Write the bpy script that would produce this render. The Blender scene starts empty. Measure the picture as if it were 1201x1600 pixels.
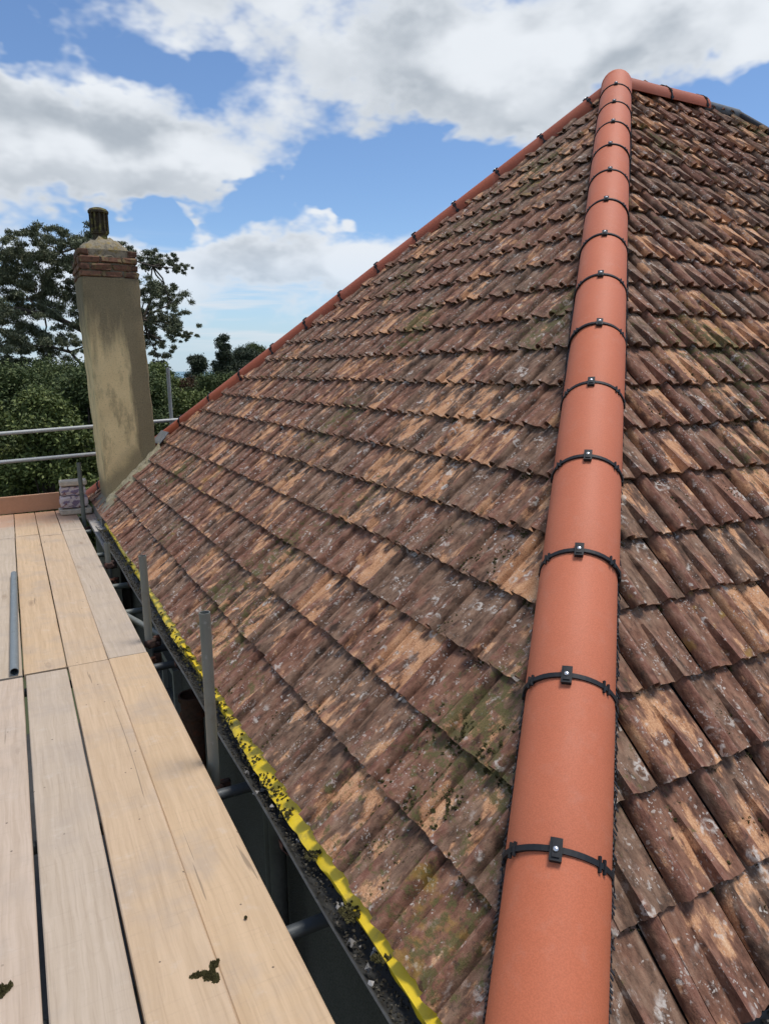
import bpy, bmesh, math, random
import numpy as np
from mathutils import Matrix, Vector

random.seed(7); rng = np.random.default_rng(11)
D = bpy.data; SC = bpy.context.scene; COL = SC.collection
R = math.radians

# ------------------------------------------------------------------ camera
CZ = 6.705                                   # eye height above the ground (boards are 5.0 m up)
PITCH, ROLL, YAW = 0.1989, -0.0076, 0.4835
cam_d = D.cameras.new('camera'); cam = D.objects.new('camera', cam_d); COL.objects.link(cam)
cam_d.sensor_fit = 'VERTICAL'; cam_d.sensor_height = 36.0; cam_d.lens = 1102.15 / 1600 * 36.0
cam_d.clip_start = 0.05; cam_d.clip_end = 60000
fw = Vector((math.sin(YAW) * math.cos(PITCH), math.cos(YAW) * math.cos(PITCH), -math.sin(PITCH)))
rt = Vector((math.cos(YAW), -math.sin(YAW), 0)); up = rt.cross(fw)
r2 = rt * math.cos(ROLL) + up * math.sin(ROLL); u2 = up * math.cos(ROLL) - rt * math.sin(ROLL)
M = Matrix.Identity(4)
for i in range(3):
    M[i][0] = r2[i]; M[i][1] = u2[i]; M[i][2] = -fw[i]
M[2][3] = CZ
cam.matrix_world = M
SC.camera = cam
CAMP = np.array([0, 0, CZ]); FW = np.array(fw); R2 = np.array(r2); U2 = np.array(u2)

# ------------------------------------------------------------------ node helpers
class NT:
    def __init__(s, tree):
        s.t = tree; s.n = tree.nodes; s.l = tree.links; s.n.clear()
    def put(s, sock, v):
        if v is None: return
        if hasattr(v, 'is_output'): s.l.new(v, sock)
        elif isinstance(v, (tuple, list)):
            if sock.type == 'RGBA' and len(v) == 3: v = (*v, 1)
            sock.default_value = v
        else:
            if sock.type == 'RGBA': v = (v, v, v, 1)
            elif sock.type == 'VECTOR': v = (v, v, v)
            sock.default_value = v
    def new(s, typ, **kw):
        n = s.n.new(typ)
        for k, v in kw.items(): setattr(n, k, v)
        return n
    def m(s, op, a, b=None, c=None, clamp=False):
        n = s.new('ShaderNodeMath', operation=op, use_clamp=clamp)
        for i, v in enumerate((a, b, c)):
            if v is not None: s.put(n.inputs[i], v)
        return n.outputs[0]
    def v(s, op, a, b=None):
        n = s.new('ShaderNodeVectorMath', operation=op)
        s.put(n.inputs[0], a)
        if b is not None: s.put(n.inputs[1], b)
        return n.outputs['Value'] if op in ('DOT_PRODUCT', 'LENGTH', 'DISTANCE') else n.outputs[0]
    def sep(s, a):
        n = s.new('ShaderNodeSeparateXYZ'); s.put(n.inputs[0], a); return n.outputs
    def comb(s, x, y, z):
        n = s.new('ShaderNodeCombineXYZ')
        for i, q in enumerate((x, y, z)): s.put(n.inputs[i], q)
        return n.outputs[0]
    def noise(s, vec, scale=1, detail=4, rough=.55, dist=0, col=False):
        n = s.new('ShaderNodeTexNoise'); s.put(n.inputs['Vector'], vec)
        for k, q in (('Scale', scale), ('Detail', detail), ('Roughness', rough), ('Distortion', dist)): n.inputs[k].default_value = q
        return n.outputs['Color'] if col else n.outputs[0]
    def vor(s, vec, scale=1, feature='F1', out='Distance', rnd=1):
        n = s.new('ShaderNodeTexVoronoi', feature=feature); s.put(n.inputs['Vector'], vec); n.inputs['Scale'].default_value = scale
        n.inputs['Randomness'].default_value = rnd
        return n.outputs[out]
    def ss(s, x, a, b, lo=0, hi=1):
        n = s.new('ShaderNodeMapRange', interpolation_type='SMOOTHSTEP')
        for i, q in enumerate((x, a, b, lo, hi)): s.put(n.inputs[i], q)
        return n.outputs[0]
    def ramp(s, x, stops):
        n = s.new('ShaderNodeValToRGB'); s.put(n.inputs[0], x); e = n.color_ramp.elements
        while len(e) < len(stops): e.new(0.5)
        for k, (p, c) in enumerate(stops):
            e[k].position = p; e[k].color = (*c, 1) if len(c) == 3 else c
        return n.outputs[0]
    def mix(s, f, a, b, mode='MIX'):
        n = s.new('ShaderNodeMix', data_type='RGBA', blend_type=mode)
        s.put(n.inputs[0], f); s.put(n.inputs[6], a); s.put(n.inputs[7], b); return n.outputs[2]
    def attr(s, name, out='Vector', typ='GEOMETRY'):
        n = s.new('ShaderNodeAttribute', attribute_name=name, attribute_type=typ); return n.outputs[out]
    def bump(s, h, strength=.4, dist=.005, normal=None):
        n = s.new('ShaderNodeBump'); s.put(n.inputs['Height'], h)
        n.inputs['Strength'].default_value = strength; n.inputs['Distance'].default_value = dist
        if normal is not None: s.l.new(normal, n.inputs['Normal'])
        return n.outputs[0]

def mat(name, fn):
    m = D.materials.new(name); m.use_nodes = True; t = NT(m.node_tree)
    b = t.new('ShaderNodeBsdfPrincipled'); o = t.new('ShaderNodeOutputMaterial')
    t.l.new(b.outputs[0], o.inputs[0])
    def setp(**kw):
        for k, q in kw.items(): t.put(b.inputs[k.replace('_', ' ')], q)
    fn(t, setp); return m

SC.cycles.max_bounces = 3; SC.cycles.diffuse_bounces = 2; SC.cycles.glossy_bounces = 1; SC.cycles.transmission_bounces = 1; SC.cycles.transparent_max_bounces = 2
SC.cycles.use_adaptive_sampling = True; SC.cycles.adaptive_threshold = .025
SC.cycles.caustics_reflective = False; SC.cycles.caustics_refractive = False
# ------------------------------------------------------------------ world, sun, exposure
SUN_DIR = Vector((0.25, -0.06, 0.93)).normalized()          # towards the sun
sun_el = math.asin(SUN_DIR.z); sun_az = math.atan2(SUN_DIR.x, SUN_DIR.y)
W = D.worlds.new('World'); SC.world = W; W.use_nodes = True
t = NT(W.node_tree)
sky = t.new('ShaderNodeTexSky'); sky.sky_type = 'NISHITA'; sky.sun_disc = False
sky.sun_elevation = sun_el; sky.sun_rotation = sun_az; sky.air_density = 1.0; sky.dust_density = 0.15; sky.ozone_density = 3.0; sky.altitude = 0
dirv = t.v('NORMALIZE', t.new('ShaderNodeTexCoord').outputs['Generated'])
dx, dy, dz = t.sep(dirv)
az = t.m('DEGREES', t.m('ARCTAN2', dx, dy)); el = t.m('DEGREES', t.m('ARCSINE', dz))
# clouds: noise over the whole dome plus the individual banks that stand in this part of the sky (azimuth, elevation, widths, weight)
BANKS = [(5, 15.5, 8.5, 3.6, .46), (14.5, 14.6, 5.5, 2.4, .36), (2.0, 20.8, 4.0, 1.9, -.50), (11, 19.8, 5.5, 1.3, -.34), (12, 10.6, 6, 1.1, -.42), (20, 12.4, 6.0, 1.6, -.50),
         (31, 14.4, 6.0, 2.0, -.52), (23.4, 11.4, 2.0, .8, .50), (13.2, 10.8, 1.0, .6, .45), (22, 8.2, 13, 1.7, .30), (31, 21.0, 10, 3.8, .42), (44, 21.5, 11, 4.4, .38),
         (54, 17, 3.6, 2.2, -.55), (53, 24, 4, 1.5, -.25), (14, 26, 12, 2.6, .26)]
nvec = t.v('MULTIPLY', dirv, (1, 1, 1.75))
def fbm(off):
    return t.noise(t.v('ADD', nvec, off), 4.6, 5, .60, 0)
n1 = fbm((2.3, .7, .1)); n2 = t.noise(t.v('ADD', nvec, (2.3, .7, .17)), 4.6, 2.5, .5); nh = t.noise(t.v('ADD', nvec, (2.3, .7, .1)), 14, 3, .6)
azel = t.comb(az, el, 0.0); bank = 0.0; dark = 0.0
wrp = t.comb(t.m('SUBTRACT', t.noise(dirv, 9.0, 3, .6), .5), t.m('SUBTRACT', nh, .5), 0.0); azel = t.v('ADD', azel, t.v('MULTIPLY', wrp, (13.0, 6.0, 0)))
for a0, e0, sa, se, w in [(6, 12.8, 9, 1.6, .75), (15, 12.9, 5, 1.2, .5), (31, 17.6, 9, 1.9, .62), (24, 21.5, 6, 1.6, .45), (44, 18.6, 7, 1.4, .45), (9, 24.5, 8, 1.2, .35)]:   # flat grey undersides of the banks
    q = t.new('ShaderNodeVectorMath', operation='MULTIPLY_ADD'); t.put(q.inputs[0], azel); t.put(q.inputs[1], (1 / sa, 1 / se, 0)); t.put(q.inputs[2], (-a0 / sa, -e0 / se, 0))
    dark = t.m('MULTIPLY_ADD', t.m('POWER', .3679, t.v('DOT_PRODUCT', q.outputs[0], q.outputs[0])), w, dark)
for a0, e0, sa, se, w in BANKS:
    q = t.new('ShaderNodeVectorMath', operation='MULTIPLY_ADD'); t.put(q.inputs[0], azel); t.put(q.inputs[1], (1 / sa, 1 / se, 0)); t.put(q.inputs[2], (-a0 / sa, -e0 / se, 0))
    bank = t.m('MULTIPLY_ADD', t.m('POWER', .3679, t.v('DOT_PRODUCT', q.outputs[0], q.outputs[0])), w, bank)
dens = t.m('ADD', t.m('ADD', t.m('MULTIPLY', n1, 1.25), t.m('MULTIPLY', nh, .22)), t.m('MULTIPLY', bank, .75))
cover = t.m('MULTIPLY', t.ss(dens, .665, .90), t.ss(el, 3.0, 11.5, .68, 1.0))
streak = t.ss(t.noise(t.v('MULTIPLY', dirv, (3, 3, 42)), 1.6, 3, .55), .42, .66)
lowband = t.m('MULTIPLY', streak, t.m('MULTIPLY', t.ss(el, 0.5, 3.5), t.ss(el, 10.5, 7.0)))
cover = t.m('MAXIMUM', cover, t.m('MULTIPLY', lowband, .8))
ns = t.noise(t.v('ADD', nvec, (2.3, .7, .1)), 4.6, 2.5, .5)
lit = t.ss(t.m('ADD', t.m('SUBTRACT', ns, n2), t.m('MULTIPLY', t.m('SUBTRACT', nh, .5), .20)), -.08, .10)
thick = t.ss(dens, .80, 1.12)
shade = t.m('SUBTRACT', 1.0, t.m('MULTIPLY', t.m('SUBTRACT', 1.0, lit), t.m('ADD', .20, t.m('MULTIPLY', thick, .80))))
shade = t.m('MULTIPLY', shade, t.m('SUBTRACT', 1.0, t.m('MULTIPLY', dark, .7)), clamp=True)
ccol = t.mix(shade, (4.1, 4.6, 5.2), (7.9, 8.3, 8.8))
skyc = t.mix(1.0, sky.outputs[0], (1.08, 1.19, 1.33), 'MULTIPLY')
skyc = t.mix(t.ss(el, 7.5, .5, 0, .75), skyc, (4.4, 5.9, 7.4))
mixc = t.mix(cover, skyc, ccol)
bg = t.new('ShaderNodeBackground'); t.l.new(mixc, bg.inputs[0]); bg.inputs[1].default_value = 0.105
wo = t.new('ShaderNodeOutputWorld'); t.l.new(bg.outputs[0], wo.inputs[0])

sl = D.lights.new('sun', 'SUN'); so = D.objects.new('sun', sl); COL.objects.link(so)
sl.energy = 3.0; sl.angle = R(20); sl.color = (1.0, .955, .89)
so.rotation_euler = (-SUN_DIR).to_track_quat('-Z', 'Y').to_euler(); so.location = (0, -20, 30)
SC.view_settings.view_transform = 'Standard'; SC.view_settings.look = 'None'
SC.view_settings.exposure = 0.0; SC.view_settings.gamma = 1.0; SC.view_settings.use_curve_mapping = False

# ------------------------------------------------------------------ dimensions fitted to the photograph
XE, Y0, ZE = .8071, .8916, CZ - 1.6001        # eaves corner nearest the camera
TH = .7486; CT, ST, TT = math.cos(TH), math.sin(TH), math.tan(TH)
G = .28; TW = .2875; DD = 4.5661              # tile gauge, tile cover width, run of a slope
RX1 = 7.08                                    # far end of the ridge
X1 = RX1 + DD; Y1 = Y0 + 2 * DD
ZB = CZ - 1.7046                              # top of the scaffold boards
APEX = Vector((XE + DD, Y0 + DD, ZE + DD * TT))

# ------------------------------------------------------------------ object helpers
HOUSE_LOC = Vector(((XE + X1) / 2, (Y0 + Y1) / 2, 0))
def link(o): COL.objects.link(o); return o
def tag(o, label=None, cat=None, group=None, kind=None):
    for k, q in (('label', label), ('category', cat), ('group', group), ('kind', kind)):
        if q: o[k] = q
    return o
def empty(name, loc=(0, 0, 0)):
    e = D.objects.new(name, None); e.location = loc; e.empty_display_size = .2; return link(e)
def put_parent(o, p):
    o.parent = p
    if p.type == 'EMPTY': o.matrix_parent_inverse = Matrix.Translation(p.location).inverted()
def from_bm(name, bm, m, parent=None, smooth=None):
    me = D.meshes.new(name); bm.to_mesh(me); bm.free()
    return from_me(name, me, m, parent, smooth)
def from_me(name, me, m, parent=None, smooth=None):
    ms = m if isinstance(m, (list, tuple)) else [m]
    if not me.materials:
        for q in ms: me.materials.append(q)
    if smooth is not None:
        me.polygons.foreach_set('use_smooth', [True] * len(me.polygons))
        me.set_sharp_from_angle(angle=R(smooth))
    o = D.objects.new(name, me); link(o)
    if parent is not None: put_parent(o, parent)
    return o
def box(bm, c, s, rot=None, bev=0.0, mi=0):
    r = bmesh.ops.create_cube(bm, size=1.0); vs = r['verts']
    for q in vs: q.co = Vector((q.co.x * s[0], q.co.y * s[1], q.co.z * s[2]))
    if bev:
        es = list({e for q in vs for e in q.link_edges})
        rr = bmesh.ops.bevel(bm, geom=es, offset=bev, segments=1, affect='EDGES')
        vs = list({q for f in rr['faces'] for q in f.verts} | {q for q in vs if q.is_valid})
    for q in vs:
        co = q.co
        if rot is not None: co = rot @ co
        q.co = co + Vector(c)
    fs = {f for q in vs for f in q.link_faces}
    for f in fs: f.material_index = mi
    return vs
def tube(bm, pts, rad, seg=14, cap=True, hollow=0.0, mi=0):
    pts = [Vector(q) for q in pts]; rads = rad if isinstance(rad, (list, tuple)) else [rad] * len(pts)
    rings = []; ref = None
    for i, q in enumerate(pts):
        d = (pts[min(i + 1, len(pts) - 1)] - pts[max(i - 1, 0)]).normalized()
        if ref is None: ref = Vector((0, 0, 1)) if abs(d.z) < .9 else Vector((1, 0, 0))
        a = d.cross(ref).normalized(); b = d.cross(a).normalized(); ref = -b if False else ref
        rings.append([bm.verts.new(q + (a * math.cos(2 * math.pi * k / seg) + b * math.sin(2 * math.pi * k / seg)) * rads[i]) for k in range(seg)])
    fs = []
    for i in range(len(rings) - 1):
        for k in range(seg):
            fs.append(bm.faces.new((rings[i][k], rings[i][(k + 1) % seg], rings[i + 1][(k + 1) % seg], rings[i + 1][k])))
    if cap:
        for rg, i, j in ((rings[0], 0, 1), (rings[-1], -1, -2)):
            if hollow:
                c = pts[i]; d = (pts[j] - pts[i]).normalized()
                inn = [bm.verts.new(c + (q.co - c) * hollow) for q in rg]; deep = [bm.verts.new(q.co + d * min(.25, (pts[j] - pts[i]).length * .4)) for q in inn]
                for k in range(seg):
                    k2 = (k + 1) % seg
                    fs.append(bm.faces.new((rg[k], rg[k2], inn[k2], inn[k]))); fs.append(bm.faces.new((inn[k], inn[k2], deep[k2], deep[k])))
                fs.append(bm.faces.new(deep))
            else: fs.append(bm.faces.new(rg))
    for f in fs: f.material_index = mi
    bmesh.ops.recalc_face_normals(bm, faces=fs)
    return fs
def lathe(bm, prof, c, seg=24, mi=0):
    rings = [[bm.verts.new((c[0] + r * math.cos(2 * math.pi * k / seg), c[1] + r * math.sin(2 * math.pi * k / seg), c[2] + z)) for k in range(seg)] for r, z in prof]
    for i in range(len(rings) - 1):
        for k in range(seg):
            f = bm.faces.new((rings[i][k], rings[i][(k + 1) % seg], rings[i + 1][(k + 1) % seg], rings[i + 1][k])); f.material_index = mi
    return rings

# ------------------------------------------------------------------ materials
def tile_mat(t, setp):
    oi = t.new('ShaderNodeObjectInfo').outputs['Color']
    rr = t.v('ADD', oi, t.attr('trnd')); rx, ry, rz = t.sep(rr)
    uv = t.attr('tuv'); geo = t.new('ShaderNodeNewGeometry').outputs['Position']
    P = t.v('ADD', uv, t.v('MULTIPLY', rr, (37, 53, 71)))
    st = t.noise(t.v('MULTIPLY', P, (36, 15, 25)), 1, 5, .68, 0)
    big = t.noise(t.v('MULTIPLY', P, (13, 6, 6)), 1, 3, .6, 0)
    fine = t.noise(P, 190, 2, .7)
    med = t.noise(t.v('MULTIPLY', P, (30, 22, 22)), 1, 4, .68)
    lng = t.noise(t.v('MULTIPLY', P, (19, 6.5, 15)), 1, 4, .62)
    sx = t.m('ADD', t.m('MULTIPLY', st, .5), t.m('MULTIPLY', lng, .5))
    brown = t.ramp(sx, [(.37, (.040, .027, .022)), (.455, (.105, .068, .052)), (.53, (.175, .118, .092)), (.63, (.245, .175, .138)), (.75, (.36, .28, .23))])
    red = t.ramp(sx, [(.37, (.046, .024, .018)), (.46, (.128, .066, .048)), (.55, (.205, .112, .083)), (.66, (.29, .18, .135)), (.76, (.38, .27, .215))])
    base = t.mix(t.ss(t.m('ADD', big, t.m('MULTIPLY', ry, .45)), .58, .92), brown, red)
    orange = t.ramp(t.m('ADD', t.m('MULTIPLY', sx, .65), t.m('MULTIPLY', fine, .35)), [(.34, (.14, .066, .034)), (.45, (.33, .170, .088)), (.56, (.47, .275, .155)), (.70, (.60, .43, .28))])
    om = t.ss(t.m('ADD', t.m('ADD', t.m('MULTIPLY', big, .95), t.m('MULTIPLY', t.m('SUBTRACT', lng, .5), .95)), t.m('MULTIPLY', t.m('SUBTRACT', rx, .5), .46)), .585, .705)
    base = t.mix(1.0, base, (1.20, 1.07, .90), 'MULTIPLY')
    c = t.mix(om, base, t.mix(1.0, orange, (1.22, 1.14, 1.08), 'MULTIPLY'))
    # the fired skin is worn through to redder clay along the crests of the roll and the rib
    ua, va, wa = t.sep(uv); ua = t.m('DIVIDE', ua, TW)
    crest = t.m('MAXIMUM', t.m('MULTIPLY', t.ss(ua, .02, .06), t.ss(ua, .17, .12)), t.m('MULTIPLY', t.m('MULTIPLY', t.ss(ua, .505, .53), t.ss(ua, .66, .57)), t.ss(va, .19, .08)))
    cm = t.m('MULTIPLY', crest, t.ss(t.m('ADD', t.noise(t.v('MULTIPLY', P, (8, 9, 8)), 1, 3, .6), t.m('MULTIPLY', t.m('SUBTRACT', ry, .5), .35)), .34, .52))
    c = t.mix(t.m('MULTIPLY', cm, .85), c, t.ramp(st, [(.3, (.095, .038, .025)), (.48, (.205, .088, .058)), (.62, (.28, .145, .10)), (.76, (.42, .29, .22))]))
    # pale weathering, lichen rings and specks
    gw = t.ss(t.noise(t.v('MULTIPLY', P, (30, 17, 30)), 1, 5, .66, 0), .58, .72)
    gw = t.m('MULTIPLY', gw, t.ss(t.noise(P, 9, 2, .5), .40, .58))
    c = t.mix(t.m('MULTIPLY', gw, .62), c, (.47, .405, .35))
    warp = t.v('ADD', P, t.v('MULTIPLY', t.noise(P, 60, 3, .6, col=True), (.028, .028, .028)))
    vd = t.vor(warp, 15); ring = t.m('MULTIPLY', t.ss(vd, .16, .24), t.ss(vd, .40, .31))
    lich = t.m('MULTIPLY', ring, t.ss(t.noise(P, 7, 1, .5), .585, .635))
    dots = t.m('MULTIPLY', t.ss(t.vor(warp, 38), .30, .22), t.ss(t.noise(P, 11, 1, .5), .54, .63))
    fleck = t.m('MULTIPLY', t.ss(t.vor(warp, 85), .34, .22), t.ss(t.noise(P, 14, 2, .5), .50, .60)); dots = t.m('MAXIMUM', dots, fleck)
    c = t.mix(t.m('MULTIPLY', t.m('MAXIMUM', lich, dots), t.m('MULTIPLY', t.ss(med, .35, .6), .72)), c, (.62, .565, .50))
    yl = t.ss(t.m('ADD', t.noise(P, 11, 4, .6), t.m('MULTIPLY', t.m('SUBTRACT', rz, .96), 3)), .60, .75)
    c = t.mix(t.m('MULTIPLY', yl, .45), c, (.36, .23, .035))
    # moss film in patches over the roof
    mw = t.noise(geo, .85, 3, .5); ml = t.noise(P, 26, 4, .72)
    gx, gy, gz = t.sep(geo)
    wet = t.m('MULTIPLY', t.ss(gx, 1.9, 2.8), t.ss(t.m('SUBTRACT', gx, gy), -.2, .15))
    mm = t.ss(t.m('ADD', t.m('ADD', mw, t.m('ADD', t.m('MULTIPLY', wet, .02), t.m('MULTIPLY', t.ss(rz, .80, .93), .045))), t.m('MULTIPLY', t.m('SUBTRACT', ml, .5), .75)), .60, .71)
    mc = t.mix(fine, (.045, .046, .014), (.17, .15, .055))
    c = t.mix(t.m('MULTIPLY', mm, .85), c, mc)
    dirt = t.ss(t.noise(P, 34, 4, .75), .57, .70)
    c = t.mix(t.m('MULTIPLY', dirt, .62), c, (.038, .031, .025))
    h = t.m('ADD', t.m('ADD', t.m('MULTIPLY', st, .9), t.m('MULTIPLY', fine, .35)), t.m('ADD', t.m('MULTIPLY', om, -.35), t.m('MULTIPLY', med, .6)))
    setp(Base_Color=c, Roughness=.86, Normal=t.bump(h, .75, .006)); setp(**{'Specular_IOR_Level': .3})
M_TILE = mat('weathered_clay_tile', tile_mat)

def hip_mat(t, setp):
    oi = t.new('ShaderNodeObjectInfo'); geo = t.new('ShaderNodeNewGeometry').outputs['Position']
    n = t.noise(geo, 5, 4, .6); f = t.noise(geo, 260, 3, .6)
    c = t.mix(n, (.55, .150, .068), (.61, .176, .084))
    c = t.mix(t.m('MULTIPLY', t.m('SUBTRACT', oi.outputs['Random'], .5), .35), c, (.60, .22, .14))
    c = t.mix(t.ss(f, .35, .65), t.mix(1.0, c, (.86, .84, .82), 'MULTIPLY'), c)
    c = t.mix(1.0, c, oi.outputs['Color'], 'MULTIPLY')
    dust = t.m('MULTIPLY', t.ss(t.noise(geo, 16, 6, .7), .50, .78), .18)
    c = t.mix(dust, c, (.55, .30, .22))
    scuff = t.m('MULTIPLY', t.ss(t.noise(t.v('MULTIPLY', geo, (14, 14, 14)), 2, 7, .8), .66, .72), .25)
    c = t.mix(scuff, c, (.22, .07, .045))
    setp(Base_Color=c, Roughness=t.m('ADD', .54, t.m('MULTIPLY', n, .18)), Normal=t.bump(t.m('ADD', f, t.m('MULTIPLY', t.noise(geo, 30, 3), .8)), .22, .002))
    setp(**{'Specular_IOR_Level': .36})
M_HIP = mat('new_terracotta', hip_mat)

def flat(name, col, rough=.6, metal=0, spec=.5, nz=.25, scale=40, bump=.15, dark=None):
    def fn(t, setp):
        geo = t.new('ShaderNodeTexCoord').outputs['Object']
        n = t.noise(geo, scale, 5, .65); n2 = t.noise(geo, scale * .13, 4, .6)
        d = dark or tuple(q * (1 - nz) for q in col)
        c = t.mix(t.ss(t.m('ADD', t.m('MULTIPLY', n, .5), t.m('MULTIPLY', n2, .5)), .35, .65), d, col)
        setp(Base_Color=c, Roughness=rough, Metallic=metal, Normal=t.bump(n, bump, .003)); setp(**{'Specular_IOR_Level': spec})
    return mat(name, fn)
M_BLACK = flat('black_plastic', (.018, .019, .022), .6, nz=.3, spec=.3)
M_SCREW = flat('screw_steel', (.75, .75, .75), .3, 1.0, nz=.1)
M_COMB = flat('grey_vent_comb', (.045, .048, .058), .6)
M_UNDER = flat('roofing_underlay', (.02, .019, .018), .9)
M_GUTTER = flat('old_gutter', (.055, .055, .052), .6, nz=.5, scale=25, dark=(.022, .021, .018))
M_LEAD = flat('lead_flashing', (.30, .32, .34), .55, .3, nz=.4)
M_SLATEGREY = flat('grey_ridge', (.15, .16, .17), .7, nz=.4)
M_SOFFIT = flat('soffit_timber', (.06, .05, .045), .8, nz=.4)
M_DPIPE = flat('grey_downpipe', (.085, .085, .08), .55, nz=.4)

def yellow_fn(t, setp):
    g = t.new('ShaderNodeNewGeometry').outputs['Position']
    n = t.noise(g, 30, 6, .7); s = t.ss(t.noise(g, 9, 6, .7), .52, .68)
    c = t.mix(n, (.64, .44, .012), (.80, .58, .022)); c = t.mix(t.m('MULTIPLY', s, .6), c, (.24, .18, .05))
    setp(Base_Color=c, Roughness=.42, Normal=t.bump(n, .15, .003))
M_YELLOW = mat('yellow_membrane', yellow_fn)

def steel_fn(t, setp):
    g = t.new('ShaderNodeTexCoord').outputs['Object']
    n = t.noise(t.v('MULTIPLY', g, (30, 30, 6)), 1, 6, .65); r = t.ss(t.noise(g, 7, 6, .7), .56, .72); p = t.ss(t.noise(g, 22, 5, .7), .60, .70)
    oc = t.new('ShaderNodeObjectInfo').outputs['Color']
    c = t.mix(n, t.mix(1.0, oc, (.62, .62, .60), 'MULTIPLY'), oc)
    c = t.mix(t.m('MULTIPLY', r, .45), c, (.12, .095, .06)); c = t.mix(t.m('MULTIPLY', p, .35), c, (.40, .40, .38))
    setp(Base_Color=c, Roughness=t.m('ADD', .42, t.m('MULTIPLY', n, .25)), Metallic=.15, Normal=t.bump(n, .15, .002))
M_STEEL = mat('galvanised_tube', steel_fn)

def wood_fn(t, setp):
    g = t.new('ShaderNodeTexCoord').outputs['Object']; oi = t.new('ShaderNodeObjectInfo')
    off = t.m('MULTIPLY', oi.outputs['Random'], 91.0)
    P = t.v('ADD', g, t.comb(off, t.m('MULTIPLY', off, .37), 0))
    w = t.v('ADD', t.v('MULTIPLY', P, (46, 1.6, 46)), t.v('MULTIPLY', t.noise(P, 3.0, 3, .5, col=True), (2.2, 0, 0)))
    gr = t.noise(w, 1, 8, .62, .4); gr2 = t.noise(t.v('MULTIPLY', P, (150, 3.5, 150)), 1, 5, .6)
    sawn = t.noise(t.v('MULTIPLY', P, (6, 75, 6)), 1, 4, .6)
    blot = t.noise(P, 3.2, 6, .62); blot2 = t.noise(P, 11, 6, .7)
    oc = oi.outputs['Color']
    c = t.mix(t.ss(gr, .30, .72), t.mix(1.0, oc, (.84, .82, .79), 'MULTIPLY'), oc)
    c = t.mix(t.m('MULTIPLY', t.ss(gr2, .52, .68), .22), c, t.mix(1.0, oc, (.55, .50, .46), 'MULTIPLY'))
    c = t.mix(t.m('MULTIPLY', t.ss(blot, .46, .70), .42), c, (.36, .30, .25))
    c = t.mix(t.m('MULTIPLY', t.ss(blot2, .55, .75), .30), c, (.60, .53, .45))
    c = t.mix(t.m('MULTIPLY', t.ss(sawn, .55, .7), .10), c, (.18, .14, .11))
    # cup-shaped knots and nail / bitumen specks
    kv = t.v('ADD', t.v('MULTIPLY', P, (5.5, 1.5, 1)), t.v('MULTIPLY', t.noise(P, 14, 3, .5, col=True), (.16, .10, 0)))
    kd = t.vor(kv, 1.0); kn = t.ss(kd, .12, .05)
    halo = t.m('MULTIPLY', t.ss(t.m('SINE', t.m('MULTIPLY', kd, 70)), .2, .9), t.ss(kd, .24, .12))
    c = t.mix(t.m('MULTIPLY', kn, .38), c, (.20, .12, .07)); c = t.mix(t.m('MULTIPLY', halo, .22), c, (.22, .15, .10))
    sp = t.m('MULTIPLY', t.ss(t.vor(P, 17), .085, .055), t.ss(t.noise(P, 6, 2), .52, .58))
    c = t.mix(t.m('MULTIPLY', sp, .8), c, (.05, .04, .03))
    crack = t.ss(t.noise(t.v('MULTIPLY', P, (26, .9, 26)), 1, 3, .5, .8), .70, .73)
    c = t.mix(t.m('MULTIPLY', crack, .5), c, (.10, .075, .055))
    # orange brick dust trodden in at the far end of the platform
    px, py, pz = t.sep(t.new('ShaderNodeNewGeometry').outputs['Position'])
    du = t.ss(t.m('ADD', py, t.m('MULTIPLY', t.noise(P, 4, 5, .65), 1.6)), 9.35, 10.1)
    c = t.mix(t.m('MULTIPLY', du, .6), c, (.54, .27, .15))
    setp(Base_Color=c, Roughness=.82, Normal=t.bump(t.m('ADD', t.m('ADD', gr, t.m('MULTIPLY', gr2, .5)), t.m('MULTIPLY', sawn, .4)), .35, .0025)); setp(**{'Specular_IOR_Level': .25})
M_WOOD = mat('scaffold_timber', wood_fn)

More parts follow.
